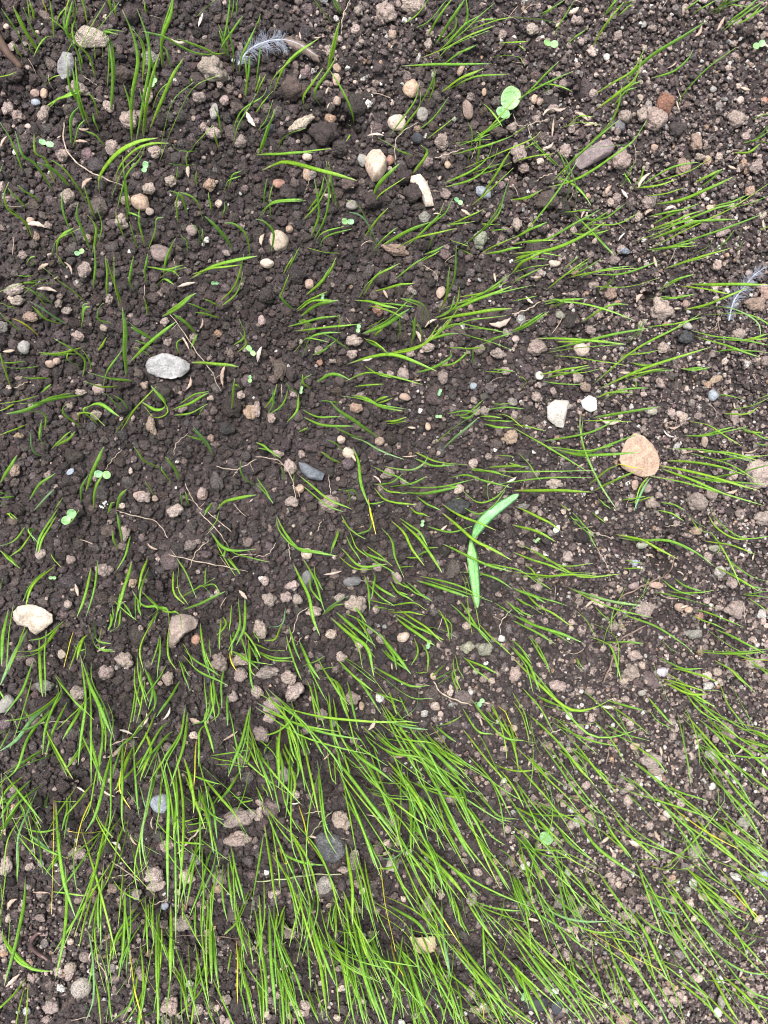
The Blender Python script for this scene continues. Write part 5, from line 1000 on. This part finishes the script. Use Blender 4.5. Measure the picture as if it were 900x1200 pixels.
def variants(name, kind, n, m):
    c = bpy.data.collections.new(name)
    for k in range(n):
        if kind == 'crumb' and k % 2: v, f = knobby(3000 + k * 7, 3, 20 + 3 * (k % 4), 0.08)
        elif kind == 'crumb': v, f = knobby(3100 + k, 3, 34, 0.10)
        else: v, f = (rock(4000 + k * 7, 3 if k < 4 else 2, 10, 12, 0.08) if k % 3 == 0 else knobby(4100 + k, 3 if k < 6 else 2, 12, 0.09))
        me = bpy.data.meshes.new(name); me.from_pydata([tuple(q) for q in v], [], f)
        me.polygons.foreach_set('use_smooth', [True] * len(me.polygons)); me.materials.append(m)
        c.objects.link(bpy.data.objects.new(name, me))
    return c
def scatter(name, label, xs, ys, zs, rs, tint, coll, nvar, flat=(0.7, 1.0)):
    n = len(xs)
    me = bpy.data.meshes.new(name); me.vertices.add(n)
    me.vertices.foreach_set('co', np.stack([xs, ys, zs], -1).astype(np.float32).ravel())
    def at(nm, ty, dat, prop):
        a = me.attributes.new(nm, ty, 'POINT'); a.data.foreach_set(prop, np.asarray(dat).astype(np.int32 if ty == 'INT' else np.float32).ravel())
    sc = rs[:, None] * np.stack([rng.uniform(0.8, 1.3, n), rng.uniform(0.8, 1.2, n), rng.uniform(*flat, n)], -1)
    at('sc', 'FLOAT_VECTOR', sc, 'vector')
    at('rot', 'FLOAT_VECTOR', np.stack([rng.uniform(-.5, .5, n), rng.uniform(-.5, .5, n), rng.uniform(0, 6.28, n)], -1), 'vector')
    at('vi', 'INT', rng.integers(0, nvar, n), 'value')
    at('tint', 'FLOAT_VECTOR', tint, 'vector')
    o = bpy.data.objects.new(name, me); COL.objects.link(o)
    g = bpy.data.node_groups.new(name, 'GeometryNodeTree')
    g.interface.new_socket('Geometry', in_out='INPUT', socket_type='NodeSocketGeometry'); g.interface.new_socket('Geometry', in_out='OUTPUT', socket_type='NodeSocketGeometry')
    gi = g.nodes.new('NodeGroupInput'); gout = g.nodes.new('NodeGroupOutput')
    ip = g.nodes.new('GeometryNodeInstanceOnPoints'); ci = g.nodes.new('GeometryNodeCollectionInfo')
    ci.inputs['Collection'].default_value = coll; ci.inputs['Separate Children'].default_value = True; ci.inputs['Reset Children'].default_value = True
    ip.inputs['Pick Instance'].default_value = True
    def na(nm, ty):
        a = g.nodes.new('GeometryNodeInputNamedAttribute'); a.data_type = ty; a.inputs[0].default_value = nm; return [q for q in a.outputs if q.enabled and q.name == 'Attribute'][0]
    er = g.nodes.new('FunctionNodeEulerToRotation')
    L = g.links.new
    L(gi.outputs[0], ip.inputs['Points']); L(ci.outputs[0], ip.inputs['Instance']); L(na('vi', 'INT'), ip.inputs['Instance Index'])
    L(na('rot', 'FLOAT_VECTOR'), er.inputs[0]); L(er.outputs[0], ip.inputs['Rotation']); L(na('sc', 'FLOAT_VECTOR'), ip.inputs['Scale']); L(ip.outputs[0], gout.inputs[0])
    md = o.modifiers.new('scatter', 'NODES'); md.node_group = g
    return tag(o, label, kind='stuff')
vc = variants('crumb_shape', 'crumb', 14, M_CRUMB); vg = variants('grit_shape', 'grit', 12, M_CRUMB)
scatter('soil_crumbs', 'rounded dark brown soil crumbs covering the ground', xs, ys, zs, rs, tt, vc, 14)
scatter('fine_soil', 'fine dark grains and mineral specks between the crumbs', x2, y2, z2, r2, t2, vg, 12)
scatter('gravel', 'scattered tiny pale grit in the finer soil', x3, y3, z3, r3, t3, vg, 12, (0.5, 0.9))

# short chaff and root hairs lying everywhere in the finer soil
mb = MB()
for k in range(620):
    x = rng.uniform(XA, XB); y = rng.uniform(YA, YB); a, b = project(np.array(x), np.array(y), np.array(0.)); f_ = float(fine(a, b))
    if rng.random() > 0.25 + 0.75 * f_: continue
    z = hz(x, y) + 0.0034; L = rng.uniform(0.002, 0.0065); an = rng.uniform(0, 6.28); cv = rng.normal(0, 0.4)
    if rng.random() < 0.55:
        pts = [np.array([x + math.cos(an + cv * t) * L * 1.8 * t, y + math.sin(an + cv * t) * L * 1.8 * t, z + 0.0006 * math.sin(t * 5)]) for t in np.linspace(0, 1, 6)]
        tube(mb, pts, rng.uniform(0.00009, 0.0002), 4)
    else:
        pts = [np.array([x + math.cos(an) * L * t, y + math.sin(an) * L * t, z + rng.uniform(-.0002, .0002)]) for t in np.linspace(0, 1, 6)]
        ribbon(mb, pts, L * 0.33, rng.normal(0, .3), 0.5, 0.15, 0.0003, lambda t: max(0.1, math.sin(math.pi * min(1, max(0, t)))) ** 0.7)
o = tag(mb.build('chaff', M_HUSK, color=(0.50, 0.40, 0.32)), 'tiny pale chaff flakes and hair roots strewn over the soil', kind='stuff')

# ================================================================== LABELS
ORD = ['nearest', 'second', 'third', 'fourth', 'fifth', 'sixth', 'seventh', 'eighth', 'ninth', 'tenth', 'eleventh', 'twelfth', 'thirteenth', 'fourteenth', 'fifteenth']
DIRS = ['right of', 'to the upper right of', 'above', 'to the upper left of', 'left of', 'to the lower left of', 'below', 'to the lower right of']
cells = {}
for it in pend:
    o, x, y, kw, look = it
    dist, m_ = min((math.hypot(x - a, y - b), (a, b, ph)) for a, b, ph in MARKS)
    an = math.atan2(-(y - m_[1]), x - m_[0]); di = DIRS[int(round(an / (math.pi / 4))) % 8]
    cells.setdefault((kw, m_[2], di), []).append((dist, id(o), o, look))
GROUP = {'pebble': 'small pebbles in the soil', 'clod': 'clods and lumps on the soil', 'husk': 'seed husks lying on the soil', 'root': 'rootlets lying on the soil', 'grass blade': 'grass blades sprouting from the soil'}
for (kw, ph, di), lst in cells.items():
    lst.sort(key=lambda q: q[:2])
    for k, (_, _, o, look) in enumerate(lst):
        if len(lst) == 1: lab = '%s %s %s' % (look, di, ph)
        else: lab = '%s, %s %s %s' % (look, ORD[min(k, 14)], di, ph)
        tag(o, lab, kw, GROUP[kw])
